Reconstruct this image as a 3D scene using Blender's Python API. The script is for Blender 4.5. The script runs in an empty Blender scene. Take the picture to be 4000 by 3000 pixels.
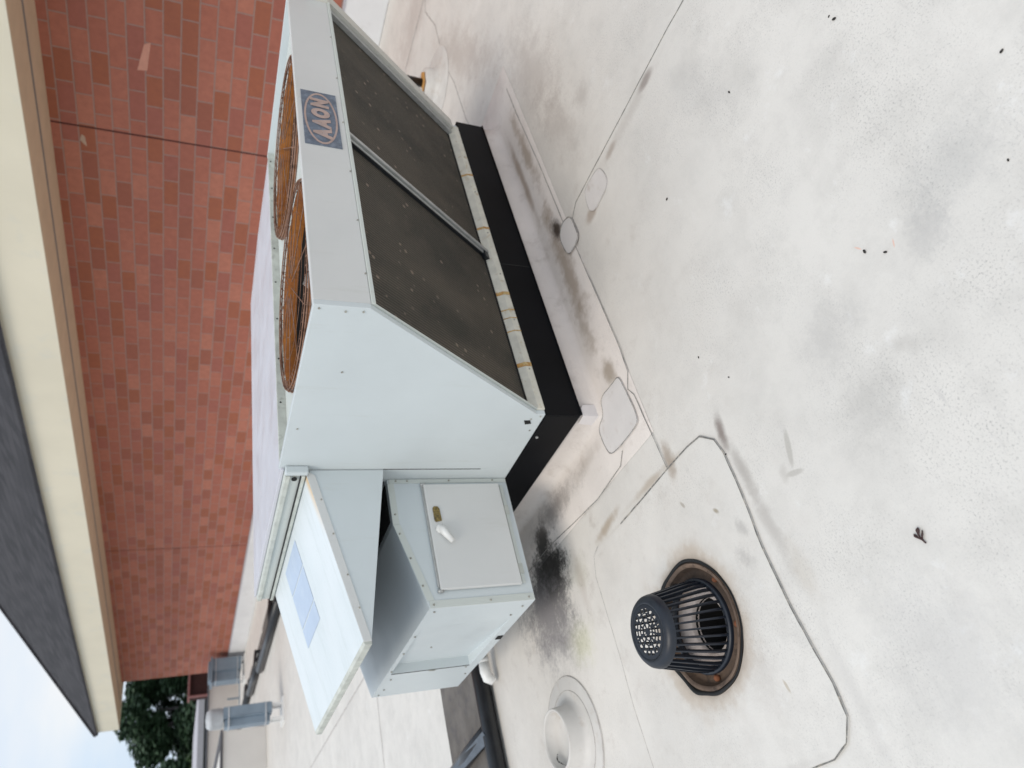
import bpy, bmesh, math, random
from mathutils import Matrix, Vector, noise as mnoise
random.seed(7)
S = bpy.context.scene
COL = S.collection
R = math.radians

# ------------------------------------------------------------------ camera
cam_d = bpy.data.cameras.new('camera'); cam = bpy.data.objects.new('camera', cam_d); COL.objects.link(cam)
right = Vector((0.78154674, -0.62229685, 0.04394677)); up = Vector((0.22148343, 0.34263786, 0.91298652)); fwd = Vector((0.58320647, 0.70380816, -0.40561595))
X, Y, Z = -up, right, -fwd                      # the phone was held upright, the picture is stored turned
cam.matrix_world = Matrix(((X.x, Y.x, Z.x, 0), (X.y, Y.y, Z.y, 0), (X.z, Y.z, Z.z, 1.6), (0, 0, 0, 1)))
cam_d.sensor_width = 36; cam_d.lens = 2790.9 / 4000 * 36
cam_d.clip_start = 0.05; cam_d.clip_end = 3000
cam_d.dof.use_dof = True; cam_d.dof.focus_distance = 2.2; cam_d.dof.aperture_fstop = 2.8
S.camera = cam

# ------------------------------------------------------------------ world and sun
SUN_EL, SUN_AZ = 58, 245                        # azimuth of the sun measured from +Y clockwise
w = bpy.data.worlds.new('World'); S.world = w; w.use_nodes = True
nt = w.node_tree; nt.nodes.clear()
out = nt.nodes.new('ShaderNodeOutputWorld'); bg = nt.nodes.new('ShaderNodeBackground')
sky = nt.nodes.new('ShaderNodeTexSky'); sky.sky_type = 'NISHITA'; sky.sun_disc = False
sky.sun_elevation = R(SUN_EL); sky.sun_rotation = R(SUN_AZ); sky.dust_density = 2.0; sky.ozone_density = 1.0
tc = nt.nodes.new('ShaderNodeTexCoord'); mp = nt.nodes.new('ShaderNodeMapping'); mp.inputs['Scale'].default_value = (1, 1, 2.4)
cn = nt.nodes.new('ShaderNodeTexNoise'); cn.inputs['Scale'].default_value = 2.1; cn.inputs['Detail'].default_value = 7; cn.inputs['Roughness'].default_value = .5
cr = nt.nodes.new('ShaderNodeValToRGB'); cr.color_ramp.elements[0].position = .38; cr.color_ramp.elements[1].position = .60
cr.color_ramp.elements[0].color = (0, 0, 0, 1); cr.color_ramp.elements[1].color = (1, 1, 1, 1)
mx = nt.nodes.new('ShaderNodeMix'); mx.data_type = 'RGBA'; mx.inputs[7].default_value = (6.9, 7.35, 7.9, 1)
L = nt.links.new
L(tc.outputs['Generated'], mp.inputs[0]); L(mp.outputs[0], cn.inputs['Vector']); L(cn.outputs['Fac'], cr.inputs[0])
cm = nt.nodes.new('ShaderNodeMix'); cm.data_type = 'RGBA'; cm.inputs[6].default_value = (5.4, 6.7, 8.3, 1); cm.inputs[7].default_value = (8.0, 8.05, 8.1, 1)
L(cr.outputs[0], cm.inputs[0]); L(cm.outputs[2], mx.inputs[7]); mx.inputs[0].default_value = .85; L(sky.outputs[0], mx.inputs[6]); L(mx.outputs[2], bg.inputs[0]); L(bg.outputs[0], out.inputs[0])
bg.inputs[1].default_value = 0.115
sd = bpy.data.lights.new('sun', 'SUN'); sd.energy = 1.25; sd.angle = R(25); sd.color = (1, .93, .83)
so = bpy.data.objects.new('sun', sd); COL.objects.link(so)
az = R(SUN_AZ); dv = Vector((math.sin(az) * math.cos(R(SUN_EL)), math.cos(az) * math.cos(R(SUN_EL)), math.sin(R(SUN_EL))))
so.rotation_euler = dv.to_track_quat('Z', 'Y').to_euler()

S.view_settings.view_transform = 'Standard'; S.view_settings.look = 'None'; S.view_settings.gamma = 1
S.view_settings.exposure = 0.13
S.render.engine = 'CYCLES'
S.cycles.max_bounces = 8; S.cycles.diffuse_bounces = 4

# ------------------------------------------------------------------ material helpers
class NG:
    def __init__(s, name, rough=.6, metal=0.0, spec=.4):
        s.m = bpy.data.materials.new(name); s.m.use_nodes = True; s.t = s.m.node_tree
        s.b = s.t.nodes['Principled BSDF']; s.b.inputs['Roughness'].default_value = rough; s.b.inputs['Metallic'].default_value = metal
        s.b.inputs['Specular IOR Level'].default_value = spec
        g = s.t.nodes.new('ShaderNodeNewGeometry'); s.pos = g.outputs['Position']; s.geo = g
        tcn = s.t.nodes.new('ShaderNodeTexCoord'); s.obj = tcn.outputs['Object']
    def link(s, a, b): s.t.links.new(a, b)
    def put(s, sock, v):
        if hasattr(v, 'is_linked') or isinstance(v, bpy.types.NodeSocket): s.link(v, sock)
        else: sock.default_value = v
    def noise(s, scale, detail=4, rough=.55, vec=None, stretch=None, dist=0, loc=None):
        n = s.t.nodes.new('ShaderNodeTexNoise'); n.inputs['Scale'].default_value = scale; n.inputs['Detail'].default_value = detail
        n.inputs['Roughness'].default_value = rough; n.inputs['Distortion'].default_value = dist
        v = vec or s.pos
        if stretch or loc:
            mpn = s.t.nodes.new('ShaderNodeMapping'); mpn.inputs['Scale'].default_value = stretch or (1, 1, 1)
            mpn.inputs['Location'].default_value = loc or (0, 0, 0)
            s.link(v, mpn.inputs[0]); v = mpn.outputs[0]
        s.link(v, n.inputs['Vector']); return n.outputs['Fac']
    def ramp(s, fac, stops, interp='LINEAR'):
        r = s.t.nodes.new('ShaderNodeValToRGB'); r.color_ramp.interpolation = interp
        e = r.color_ramp.elements
        while len(e) < len(stops): e.new(.5)
        for i, (p, c) in enumerate(stops):
            e[i].position = p; e[i].color = (c, c, c, 1) if not hasattr(c, '__len__') else (*c, 1)
        s.link(fac, r.inputs[0]); return r.outputs[0]
    def mix(s, f, a, b, mode='MIX'):
        n = s.t.nodes.new('ShaderNodeMix'); n.data_type = 'RGBA'; n.blend_type = mode
        for i, v in ((0, f), (6, a), (7, b)):
            if isinstance(v, bpy.types.NodeSocket): s.link(v, n.inputs[i])
            elif i == 0: n.inputs[0].default_value = v
            else: n.inputs[i].default_value = (*v, 1)
        return n.outputs[2]
    def math(s, op, a, b=0.0, c=0.0):
        n = s.t.nodes.new('ShaderNodeMath'); n.operation = op
        for i, v in enumerate((a, b, c)):
            if isinstance(v, bpy.types.NodeSocket): s.link(v, n.inputs[i])
            else: n.inputs[i].default_value = v
        return n.outputs[0]
    def sep(s, v):
        n = s.t.nodes.new('ShaderNodeSeparateXYZ'); s.link(v, n.inputs[0]); return n.outputs
    def comb(s, x, y, z=0.0):
        n = s.t.nodes.new('ShaderNodeCombineXYZ')
        for i, v in enumerate((x, y, z)):
            if isinstance(v, bpy.types.NodeSocket): s.link(v, n.inputs[i])
            else: n.inputs[i].default_value = v
        return n.outputs[0]
    def bump(s, h, strength=.3, dist=.01):
        n = s.t.nodes.new('ShaderNodeBump'); n.inputs['Strength'].default_value = strength; n.inputs['Distance'].default_value = dist
        s.link(h, n.inputs['Height']); s.link(n.outputs[0], s.b.inputs['Normal'])
    def color(s, c):
        if isinstance(c, bpy.types.NodeSocket): s.link(c, s.b.inputs['Base Color'])
        else: s.b.inputs['Base Color'].default_value = (*c, 1)
    def blob(s, cx, cy, rx, ry, rot, warp, soft=.6, pos=None):
        """0..1 mask of one irregular stain lying at a place of the roof"""
        x, y, z = s.xyz
        dx = s.math('SUBTRACT', x, cx); dy = s.math('SUBTRACT', y, cy)
        c_, s_ = math.cos(rot), math.sin(rot)
        a = s.math('DIVIDE', s.math('ADD', s.math('MULTIPLY', dx, c_), s.math('MULTIPLY', dy, s_)), rx)
        b = s.math('DIVIDE', s.math('SUBTRACT', s.math('MULTIPLY', dy, c_), s.math('MULTIPLY', dx, s_)), ry)
        d = s.math('SQRT', s.math('ADD', s.math('MULTIPLY', a, a), s.math('MULTIPLY', b, b)))
        d = s.math('ADD', d, s.math('MULTIPLY', s.math('SUBTRACT', s.wn, .5), warp))
        n = s.t.nodes.new('ShaderNodeMapRange'); n.interpolation_type = 'SMOOTHSTEP'
        s.link(d, n.inputs[0]); n.inputs[1].default_value = 1.0; n.inputs[2].default_value = 1 - soft; n.inputs[3].default_value = 0; n.inputs[4].default_value = 1
        return n.outputs[0]

def simple(name, col, rough=.6, metal=0.0, var=.12, scale=12, spec=.4, bump=0.0, dirt=None, dirt_thr=(.58, .72)):
    g = NG(name, rough, metal, spec)
    n = g.noise(scale, 5)
    c = g.mix(g.ramp(n, [(.3, 0), (.7, 1)]), tuple(v * (1 - var) for v in col), tuple(min(1, v * (1 + var * .6)) for v in col))
    if dirt:
        c = g.mix(g.ramp(g.noise(scale * 1.7, 6, .65, loc=(3, 5, 1)), [(dirt_thr[0], 0), (dirt_thr[1], 1)]), c, dirt)
    g.color(c)
    if bump: g.bump(g.noise(scale * 8, 3), bump, .004)
    return g.m

# ---- roof membrane
def roof_mat(name, base, warm):
    g = NG(name, .62, 0, .3)
    g.xyz = g.sep(g.pos)
    g.wn = g.math('ADD', g.math('MULTIPLY', g.noise(6, 3, .55), .62), g.math('MULTIPLY', g.noise(26, 6, .72, loc=(6, 6, 0)), .38))
    big = g.noise(1.1, 4, .5, loc=(4, 2, 0))
    c = g.mix(g.ramp(big, [(.35, 0), (.65, 1)]), tuple(v * .93 for v in base), base)
    c = g.mix(g.ramp(g.noise(4.2, 7, .66), [(.46, 0), (.72, .75)]), c, tuple(v * .80 for v in base))
    c = g.mix(g.ramp(g.noise(11, 6, .7, loc=(1, 9, 0)), [(.50, 0), (.74, .45)]), c, tuple(v * .78 for v in base))
    # soot: fine speckle gathered in patches
    patch = g.ramp(g.noise(3.0, 4, .6, loc=(9, 1, 0)), [(.42, .1), (.66, 1)])
    speck = g.ramp(g.noise(150, 4, .7), [(.53, 0), (.66, 1)])
    c = g.mix(g.math('MULTIPLY', g.math('MULTIPLY', patch, speck), .55), c, (.27, .265, .255))
    c = g.mix(g.math('MULTIPLY', g.ramp(g.noise(320, 3, .7, loc=(2, 7, 0)), [(.62, 0), (.74, 1)]), .4), c, (.30, .29, .27))
    c = g.mix(g.math('MULTIPLY', g.ramp(g.noise(60, 5, .7, loc=(2, 17, 0)), [(.66, 0), (.76, 1)]), .35), c, (.36, .34, .32))
    scr = g.ramp(g.noise(9, 8, .75, stretch=(1, 5, 1), loc=(0, 3, 0)), [(.56, 0), (.70, .55)])
    c = g.mix(g.math('MULTIPLY', scr, patch), c, (.50, .485, .47))
    c = g.mix(g.ramp(g.noise(5.5, 6, .7, loc=(13, 3, 0)), [(.60, 0), (.78, .7)]), c, (.87, .87, .86))
    # warmer ground near the unit (dust blown off it)
    wm = g.math('MULTIPLY', g.blob(2.7, 3.0, 3.9, 2.3, 0, .5, .7), .85)
    wcol = g.mix(g.ramp(g.noise(2.2, 6, .62, loc=(5, 8, 0)), [(.36, 0), (.62, 1)]), warm, tuple(v * .83 for v in warm))
    wcol = g.mix(g.ramp(g.noise(7.5, 6, .7, loc=(2, 2, 0)), [(.55, 0), (.74, .8)]), wcol, (.47, .41, .36))
    c = g.mix(wm, c, wcol)
    g.wn2 = g.math('ADD', g.math('MULTIPLY', g.noise(9, 4, .6, loc=(1, 1, 4)), .45), g.math('MULTIPLY', g.noise(55, 8, .8, loc=(3, 6, 0)), .55))
    stains = [  # cx cy rx ry rot warp soft strength colour
        (2.35, 1.97, .60, .08, 0, 2.6, .9, .78, (.33, .26, .20)), (3.15, 2.04, .50, .035, 0, 1.3, .8, .75, (.33, .25, .19)), (3.20, 1.93, .50, .06, 0, 3.2, .9, .78, (.35, .28, .22)),
        (2.60, 1.93, .11, .065, .2, 2.0, .95, 1.0, (.06, .045, .035)), (1.72, 1.95, .12, .06, .2, 2.4, .9, .75, (.30, .24, .18)), (2.02, 2.0, .2, .06, 0, 2.4, .9, .5, (.36, .30, .24)),
        (3.05, 1.62, .45, .16, .2, 3.0, .98, .42, (.40, .355, .325)), (3.6, 1.64, .7, .26, .2, 3.0, .98, .45, (.38, .335, .31)), (2.95, 1.40, .12, .10, .2, 2.6, .95, .45, (.40, .36, .33)),
        (2.51, 1.08, .030, .07, 0, 1.6, .8, .85, (.30, .26, .24)), (2.50, 1.40, .03, .06, 0, 1.6, .8, .65, (.36, .29, .24)), (2.50, 1.25, .05, .35, 0, 2.4, .95, .35, (.45, .41, .37)),
        (2.40, 1.66, .045, .08, 0, 2.0, .8, .65, (.36, .28, .22)), (2.42, 1.85, .05, .07, 0, 2.2, .9, .6, (.36, .28, .22)),
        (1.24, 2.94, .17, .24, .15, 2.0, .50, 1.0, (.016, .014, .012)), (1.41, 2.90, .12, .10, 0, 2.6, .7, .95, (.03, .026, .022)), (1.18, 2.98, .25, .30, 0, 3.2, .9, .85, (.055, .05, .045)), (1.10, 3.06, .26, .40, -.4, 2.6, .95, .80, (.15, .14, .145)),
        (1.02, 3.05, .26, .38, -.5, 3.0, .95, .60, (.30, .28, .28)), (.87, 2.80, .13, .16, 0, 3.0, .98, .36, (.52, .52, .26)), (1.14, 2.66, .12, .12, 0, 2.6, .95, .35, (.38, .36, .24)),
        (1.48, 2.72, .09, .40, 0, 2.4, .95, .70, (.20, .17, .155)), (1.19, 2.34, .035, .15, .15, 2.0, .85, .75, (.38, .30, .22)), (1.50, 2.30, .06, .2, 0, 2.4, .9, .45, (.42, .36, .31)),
        (.63, 2.0, .275, .275, 0, .5, .16, .45, (.46, .37, .28)), (.63, 2.0, .32, .32, 0, 1.0, .35, .35, (.50, .42, .34)), (.63, 2.0, .242, .242, 0, .3, .10, .35, (.22, .17, .13)), (1.1, 2.66, .25, .05, 0, 1.6, .9, .35, (.45, .38, .33)),
        (1.18, 1.82, .10, .04, 0, 2.4, .9, .75, (.34, .27, .21)), (1.175, 1.98, .025, .25, 0, 1.6, .9, .6, (.40, .32, .24)), (1.10, 1.53, .10, .035, -.2, 1.8, .85, .90, (.24, .20, .18)), (.95, 1.515, .16, .035, .05, 2.2, .9, .65, (.36, .33, .30)), (.74, 1.51, .18, .04, 0, 2.6, .9, .55, (.42, .39, .36)),
        (.59, 1.48, .12, .05, 0, 2.4, .9, .35, (.52, .47, .40)), (.15, 2.0, .02, .5, 0, 2.0, .9, .3, (.5, .47, .44)), (.26, 1.50, .25, .04, 0, 2.0, .9, .3, (.5, .48, .46)),
        (1.065, 1.02, .13, .17, .2, 3.0, .98, .34, (.40, .39, .38)), (.83, 1.02, .12, .16, .8, 3.0, .98, .34, (.40, .39, .37)), (.90, .86, .07, .05, .8, 3.0, .9, .40, (.42, .40, .37)),
        (1.16, .50, .16, .20, .3, 3.2, .98, .32, (.42, .42, .41)), (1.08, .64, .10, .10, .1, 3.4, .95, .40, (.44, .43, .42)), (2.18, .92, .30, .12, .3, 3.2, .98, .25, (.44, .43, .42)),
        (.895, 1.315, .07, .014, -.35, 1.2, .5, .55, (.40, .38, .34)), (.825, 1.335, .012, .045, -.3, 1.2, .5, .5, (.40, .38, .34)), (.845, 1.375, .04, .02, -.3, 1.6, .7, .35, (.45, .42, .38)),
        (.902, 1.694, .020, .010, .8, 2.0, .7, .8, (.33, .28, .20)), (1.005, 1.837, .022, .008, .5, 2.0, .7, .7, (.36, .31, .25)), (.344, 1.717, .026, .007, .2, 1.8, .6, .6, (.45, .38, .28)), (.72, 1.66, .06, .05, .4, 3.4, .95, .5, (.38, .36, .34)), (.80, 1.62, .05, .03, .4, 3.4, .95, .5, (.38, .36, .34)),
        (1.19, .80, .016, .003, .5, .8, .6, .6, (.80, .42, .30)), (1.12, .72, .016, .003, -.4, .8, .6, .6, (.80, .42, .30)),
        (.26, 1.20, .3, .25, 0, 2.8, .95, .32, (.50, .49, .48)), (.50, 3.30, .35, .3, 0, 2.8, .95, .35, (.50, .45, .40)), (.40, 1.80, .16, .12, 0, 3.0, .95, .30, (.50, .46, .42)),
        (4.8, 2.2, 1.0, .25, .4, 3.0, .95, .55, (.42, .36, .32)), (6.3, 2.6, .4, 1.2, 0, 2.6, .9, .50, (.50, .44, .40)), (4.3, 1.3, .8, .3, .3, 3.0, .98, .38, (.42, .38, .35)), (5.4, 1.6, .6, .3, .3, 3.0, .95, .45, (.42, .39, .37)),
        (3.2, .95, .30, .10, .2, 3.0, .95, .45, (.42, .41, .40)), (4.2, 13.4, 3.2, 1.2, .2, 2.6, .95, .35, (.55, .50, .45)),
    ]
    wn_ = g.wn
    for cx, cy, rx, ry, rot, wp, soft, st, colr in stains:
        g.wn = g.wn2 if colr[0] < .16 or soft >= .95 else wn_
        c = g.mix(g.math('MULTIPLY', g.blob(cx, cy, rx, ry, rot, wp, soft), st), c, colr)
    g.color(c)
    g.bump(g.noise(60, 4, .6), .12, .006)
    return g.m
M_roof = roof_mat('roof_membrane', (.752, .728, .684), (.735, .688, .632))
M_seam = simple('seam_sealant', (.21, .205, .19), .8, var=.5, scale=30, dirt=(.42, .38, .32), dirt_thr=(.5, .62))
M_seam_f = simple('seam_faint', (.50, .47, .44), .8, var=.3, scale=30)
M_flash = simple('flashing_membrane', (.74, .70, .685), .55, var=.06, scale=5, dirt=(.55, .49, .46), dirt_thr=(.56, .85))
M_flash2 = simple('wall_flashing', (.78, .775, .77), .6, var=.06, scale=2.5, dirt=(.58, .55, .53), dirt_thr=(.60, .9))

# ---- painted metal of the unit
def paint(name, col, rough=.38, streak=True, dirtc=(.42, .42, .36)):
    g = NG(name, rough, 0, .45)
    n = g.noise(3, 5)
    c = g.mix(g.ramp(n, [(.3, 0), (.7, 1)]), tuple(v * .94 for v in col), col)
    if streak:
        s_ = g.ramp(g.noise(14, 7, .7, stretch=(1, 1, .12)), [(.60, 0), (.78, .55)])
        c = g.mix(s_, c, tuple(a * .55 + b * .45 for a, b in zip(col, dirtc)))
    c = g.mix(g.math('MULTIPLY', g.ramp(g.noise(190, 3, .7), [(.68, 0), (.76, 1)]), .45), c, dirtc)
    g.color(c)
    g.link(g.ramp(g.noise(6, 5, loc=(4, 4, 4)), [(.3, rough * .85), (.75, min(1, rough * 1.5))]), g.b.inputs['Roughness'])
    g.bump(g.noise(2.4, 3, .45), .22, .03)
    return g.m
PC = (.62, .672, .685)
M_paint = paint('pale_grey_paint', PC)
M_fascia = paint('fascia_paint', (.66, .668, .655))
M_trim = paint('trim_paint', (.60, .635, .60), .5, dirtc=(.30, .30, .24))
M_top = paint('weathered_top_paint', (.64, .64, .69), .35, dirtc=(.40, .37, .38))
M_cream = simple('stained_rail_paint', (.68, .66, .57), .5, var=.15, scale=18, dirt=(.46, .32, .14), dirt_thr=(.58, .74))
M_mildew = simple('mildewed_strip', (.56, .58, .53), .7, var=.2, scale=16, dirt=(.33, .35, .31), dirt_thr=(.58, .76))
M_black = simple('black_counterflashing', (.004, .0045, .006), .5, var=.3, scale=5, spec=.12)
M_dark = simple('dark_interior', (.012, .012, .012), .9, var=.2)
M_gap = simple('dark_gap', (.03, .03, .028), .8, var=.3)
M_beige = paint('beige_flange_paint', (.60, .59, .54), .5)
M_galv = simple('galvanised_bar', (.45, .46, .45), .4, .4, var=.15, scale=25, spec=.5)
M_rivet = simple('screw_head', (.42, .41, .36), .5, .4, var=.4, scale=60)
M_rust = simple('rust_streak', (.50, .27, .08), .8, var=.4, scale=40, dirt=(.60, .45, .22), dirt_thr=(.45, .6))

def coil_mat():
    g = NG('condenser_coil_fins', .65, .2, .3)
    o = g.sep(g.pos)
    band = g.ramp(g.noise(3.4, 4, .55, stretch=(1.1, .5, .5)), [(.38, 0), (.66, 1)])
    c = g.mix(band, (.058, .055, .046), (.125, .108, .086))
    c = g.mix(g.ramp(g.noise(9, 6, .7, loc=(1, 2, 3)), [(.5, 0), (.8, .6)]), c, (.15, .12, .095))
    c = g.mix(g.math('MULTIPLY', g.ramp(g.noise(130, 4, .75, loc=(5, 5, 5)), [(.50, 0), (.68, 1)]), .35), c, (.17, .14, .11))
    fin = g.math('SINE', g.math('MULTIPLY', o[0], 420.0))
    c = g.mix(g.math('MULTIPLY', g.math('ADD', fin, 1), .28), c, (.010, .010, .010))
    vor = g.t.nodes.new('ShaderNodeTexVoronoi'); vor.inputs['Scale'].default_value = 17; g.link(g.pos, vor.inputs['Vector'])
    vs = g.ramp(g.math('ADD', vor.outputs['Distance'], g.math('MULTIPLY', g.noise(60, 3), .12)), [(.17, 1), (.23, 0)])
    vs = g.math('MULTIPLY', vs, g.ramp(g.noise(5, 2, loc=(7, 7, 7)), [(.40, 0), (.56, .8)]))
    c = g.mix(vs, c, (.30, .235, .19))
    g.color(c); g.bump(fin, .5, .003)
    return g.m
M_coil = coil_mat()
def rusty(name, a, b, c2):
    g = NG(name, .7, .1, .3)
    c = g.mix(g.ramp(g.noise(6, 6, .65), [(.35, 0), (.65, 1)]), a, b)
    c = g.mix(g.ramp(g.noise(22, 6, .7, stretch=(1, 1, .3), loc=(2, 2, 2)), [(.52, 0), (.72, 1)]), c, c2)
    g.color(c); g.bump(g.noise(80, 3), .3, .003); return g.m
M_shroud = rusty('rusty_shroud', (.36, .135, .022), (.25, .08, .018), (.08, .03, .013))
M_guard = rusty('rusty_wire', (.30, .18, .13), (.20, .10, .06), (.08, .04, .025))

def brick_mat(name='painted_brick', bw=.343, rh=.1594, ox=.155, oz=-.0457, horiz=1, joints=(5.10, 14.75)):
    g = NG(name, .78, 0, .25)
    p = g.sep(g.pos)
    v = g.math('DIVIDE', g.math('ADD', p[2], -oz * -1 if False else .0457), rh)
    row = g.math('FLOOR', v)
    hr = g.t.nodes.new('ShaderNodeTexWhiteNoise'); hr.noise_dimensions = '1D'; g.link(row, hr.inputs['W'])
    u = g.math('DIVIDE', g.math('SUBTRACT', p[horiz], ox), bw)
    u = g.math('ADD', u, g.math('ADD', g.math('MULTIPLY', g.math('MODULO', row, 2), .5), g.math('MULTIPLY', hr.outputs['Value'], .22)))
    cell = g.math('FLOOR', u)
    wn = g.t.nodes.new('ShaderNodeTexWhiteNoise'); wn.noise_dimensions = '2D'; g.link(g.comb(cell, row), wn.inputs['Vector'])
    col = g.ramp(wn.outputs['Value'], [(0, (0.402, 0.144, 0.099)), (.2, (0.429, 0.155, 0.104)), (.38, (0.367, 0.130, 0.096)), (.52, (0.367, 0.125, 0.070)), (.62, (0.446, 0.167, 0.114)),
                                       (.74, (0.340, 0.121, 0.080)), (.84, (0.358, 0.124, 0.072)), (.93, (0.473, 0.185, 0.125)), (1, (0.322, 0.114, 0.080))], 'CONSTANT')
    col = g.mix(g.ramp(g.noise(14, 6, .65), [(.35, 0), (.75, .4)]), col, (.24, .085, .062))
    col = g.mix(g.ramp(g.noise(50, 5, .7, loc=(3, 1, 1)), [(.62, 0), (.80, .3)]), col, (.50, .30, .24))
    fu = g.math('FRACT', u); fv = g.math('FRACT', v)
    wob = g.math('MULTIPLY', g.math('SUBTRACT', g.noise(30, 3), .5), .03)
    mu = g.math('ABSOLUTE', g.math('SUBTRACT', fu, .5)); mv = g.math('ABSOLUTE', g.math('SUBTRACT', fv, .5))
    eu = g.ramp(g.math('ADD', mu, wob), [(.474, 0), (.484, 1)]); ev = g.ramp(g.math('ADD', mv, wob), [(.448, 0), (.466, 1)])
    m = g.math('MAXIMUM', eu, ev)
    col = g.mix(m, col, g.mix(g.noise(20, 3), (.30, .185, .155), (.38, .245, .205)))
    for j in joints:
        d = g.math('ABSOLUTE', g.math('SUBTRACT', p[horiz], j))
        col = g.mix(g.ramp(d, [(.008, 1), (.012, 0)]), col, (.07, .022, .02))
    g.color(col)
    g.bump(g.math('SUBTRACT', g.math('MULTIPLY', g.noise(40, 4), .15), m), .5, .006)
    return g.m
M_brick = brick_mat()
M_soffit = simple('tan_soffit', (.56, .43, .30), .7, var=.08, scale=5)
M_fascia_b = simple('cream_fascia', (.72, .665, .53), .6, var=.05, scale=1.2, dirt=(.60, .60, .54), dirt_thr=(.55, .9))
def slate_mat():
    g = NG('dark_shingle', .85, 0, .25)
    p = g.sep(g.pos)
    v = g.math('DIVIDE', p[2], .105); row = g.math('FLOOR', v)
    hr = g.t.nodes.new('ShaderNodeTexWhiteNoise'); hr.noise_dimensions = '1D'; g.link(row, hr.inputs['W'])
    u = g.math('ADD', g.math('DIVIDE', g.math('ADD', p[1], p[0]), .30), g.math('MULTIPLY', hr.outputs['Value'], 7))
    wn = g.t.nodes.new('ShaderNodeTexWhiteNoise'); wn.noise_dimensions = '2D'; g.link(g.comb(g.math('FLOOR', u), row), wn.inputs['Vector'])
    c = g.mix(wn.outputs['Value'], (.024, .024, .028), (.055, .053, .059))
    c = g.mix(g.ramp(g.math('FRACT', v), [(.0, 1), (.16, 0)]), c, (.016, .016, .018))
    c = g.mix(g.ramp(g.noise(60, 4), [(.4, 0), (.7, .5)]), c, (.075, .072, .075))
    g.color(c); g.bump(g.math('FRACT', v), .4, .01); return g.m
M_slate = slate_mat()
M_pad = simple('charcoal_mat', (.155, .142, .130), .92, var=.25, scale=7, bump=.5, dirt=(.10, .095, .10), dirt_thr=(.5, .75))
M_blackrub = simple('black_rubber', (.016, .018, .022), .35, var=.3, spec=.5)
M_blueband = simple('blue_grey_highlight', (.085, .105, .13), .4, var=.3, scale=15)  # colour of the painted sheen on the black cross hose
M_duct = simple('blue_grey_metal', (.21, .27, .33), .45, var=.15, scale=4)
M_cap = simple('pale_cap_metal', (.52, .54, .56), .5, var=.15, scale=8)
M_white = simple('white_plastic', (.80, .80, .78), .35, var=.05)
M_block = simple('cream_stucco', (.70, .68, .645), .8, var=.06, scale=1.5)
M_coping = simple('grey_coping', (.10, .10, .11), .6, var=.2)
M_lilac = simple('pale_metal_coping', (.50, .48, .51), .5, var=.1)
M_trunk = simple('grey_bark', (.12, .105, .11), .9, var=.3, scale=4)
M_ground = simple('lawn', (.06, .085, .035), .95, var=.4, scale=.3)
def leaf_mat(name, a, b, c2):
    g = NG(name, .55, 0, .4)
    r = g.t.nodes.new('ShaderNodeObjectInfo')
    n = g.ramp(g.noise(1.1, 5, .6), [(.3, 0), (.7, 1)])
    c = g.mix(n, a, b)
    c = g.mix(g.ramp(g.noise(6, 3), [(.55, 0), (.75, .7)]), c, c2)
    g.color(c); g.b.inputs['Subsurface Weight'].default_value = 0
    return g.m
M_leaf = leaf_mat('dark_foliage', (.028, .058, .030), (.055, .105, .052), (.14, .17, .14))
M_leaf2 = leaf_mat('bright_foliage', (.035, .075, .020), (.07, .13, .03), (.11, .17, .05))

# ------------------------------------------------------------------ mesh helpers
def box(bm, x0, x1, y0, y1, z0, z1):
    v = [bm.verts.new(p) for p in ((x0, y0, z0), (x1, y0, z0), (x1, y1, z0), (x0, y1, z0), (x0, y0, z1), (x1, y0, z1), (x1, y1, z1), (x0, y1, z1))]
    for f in ((0, 3, 2, 1), (4, 5, 6, 7), (0, 1, 5, 4), (1, 2, 6, 5), (2, 3, 7, 6), (3, 0, 4, 7)): bm.faces.new([v[i] for i in f])
def prism(bm, pts, ext):
    e = Vector(ext); a = [bm.verts.new(p) for p in pts]; b = [bm.verts.new(Vector(p) + e) for p in pts]
    n = len(pts)
    bm.faces.new(a); bm.faces.new(list(reversed(b)))
    for i in range(n): bm.faces.new((a[i], b[i], b[(i + 1) % n], a[(i + 1) % n]))
def tube(bm, path, r, n=10, cap=True):
    path = [Vector(p) for p in path]; rings = []
    rs = r if hasattr(r, '__len__') else [r] * len(path)
    ref = None
    for i, p in enumerate(path):
        t = ((path[min(i + 1, len(path) - 1)] - path[max(i - 1, 0)])).normalized()
        if ref is None:
            ref = Vector((0, 0, 1)) if abs(t.z) < .9 else Vector((1, 0, 0))
        a = t.cross(ref).normalized(); b = t.cross(a).normalized(); ref = -b if False else ref
        rings.append([bm.verts.new(p + (a * math.cos(k * 2 * math.pi / n) + b * math.sin(k * 2 * math.pi / n)) * rs[i]) for k in range(n)])
    for i in range(len(rings) - 1):
        for k in range(n): bm.faces.new((rings[i][k], rings[i][(k + 1) % n], rings[i + 1][(k + 1) % n], rings[i + 1][k]))
    if cap: bm.faces.new(rings[0]); bm.faces.new(list(reversed(rings[-1])))
def ring_tube(bm, c, R_, r, n=48, m=6, z=0):
    rings = []
    for i in range(n):
        a = i * 2 * math.pi / n; d = Vector((math.cos(a), math.sin(a), 0)); p = Vector(c) + d * R_ + Vector((0, 0, z))
        rings.append([bm.verts.new(p + d * math.cos(k * 2 * math.pi / m) * r + Vector((0, 0, math.sin(k * 2 * math.pi / m) * r))) for k in range(m)])
    for i in range(n):
        for k in range(m): bm.faces.new((rings[i][k], rings[(i + 1) % n][k], rings[(i + 1) % n][(k + 1) % m], rings[i][(k + 1) % m]))
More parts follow.
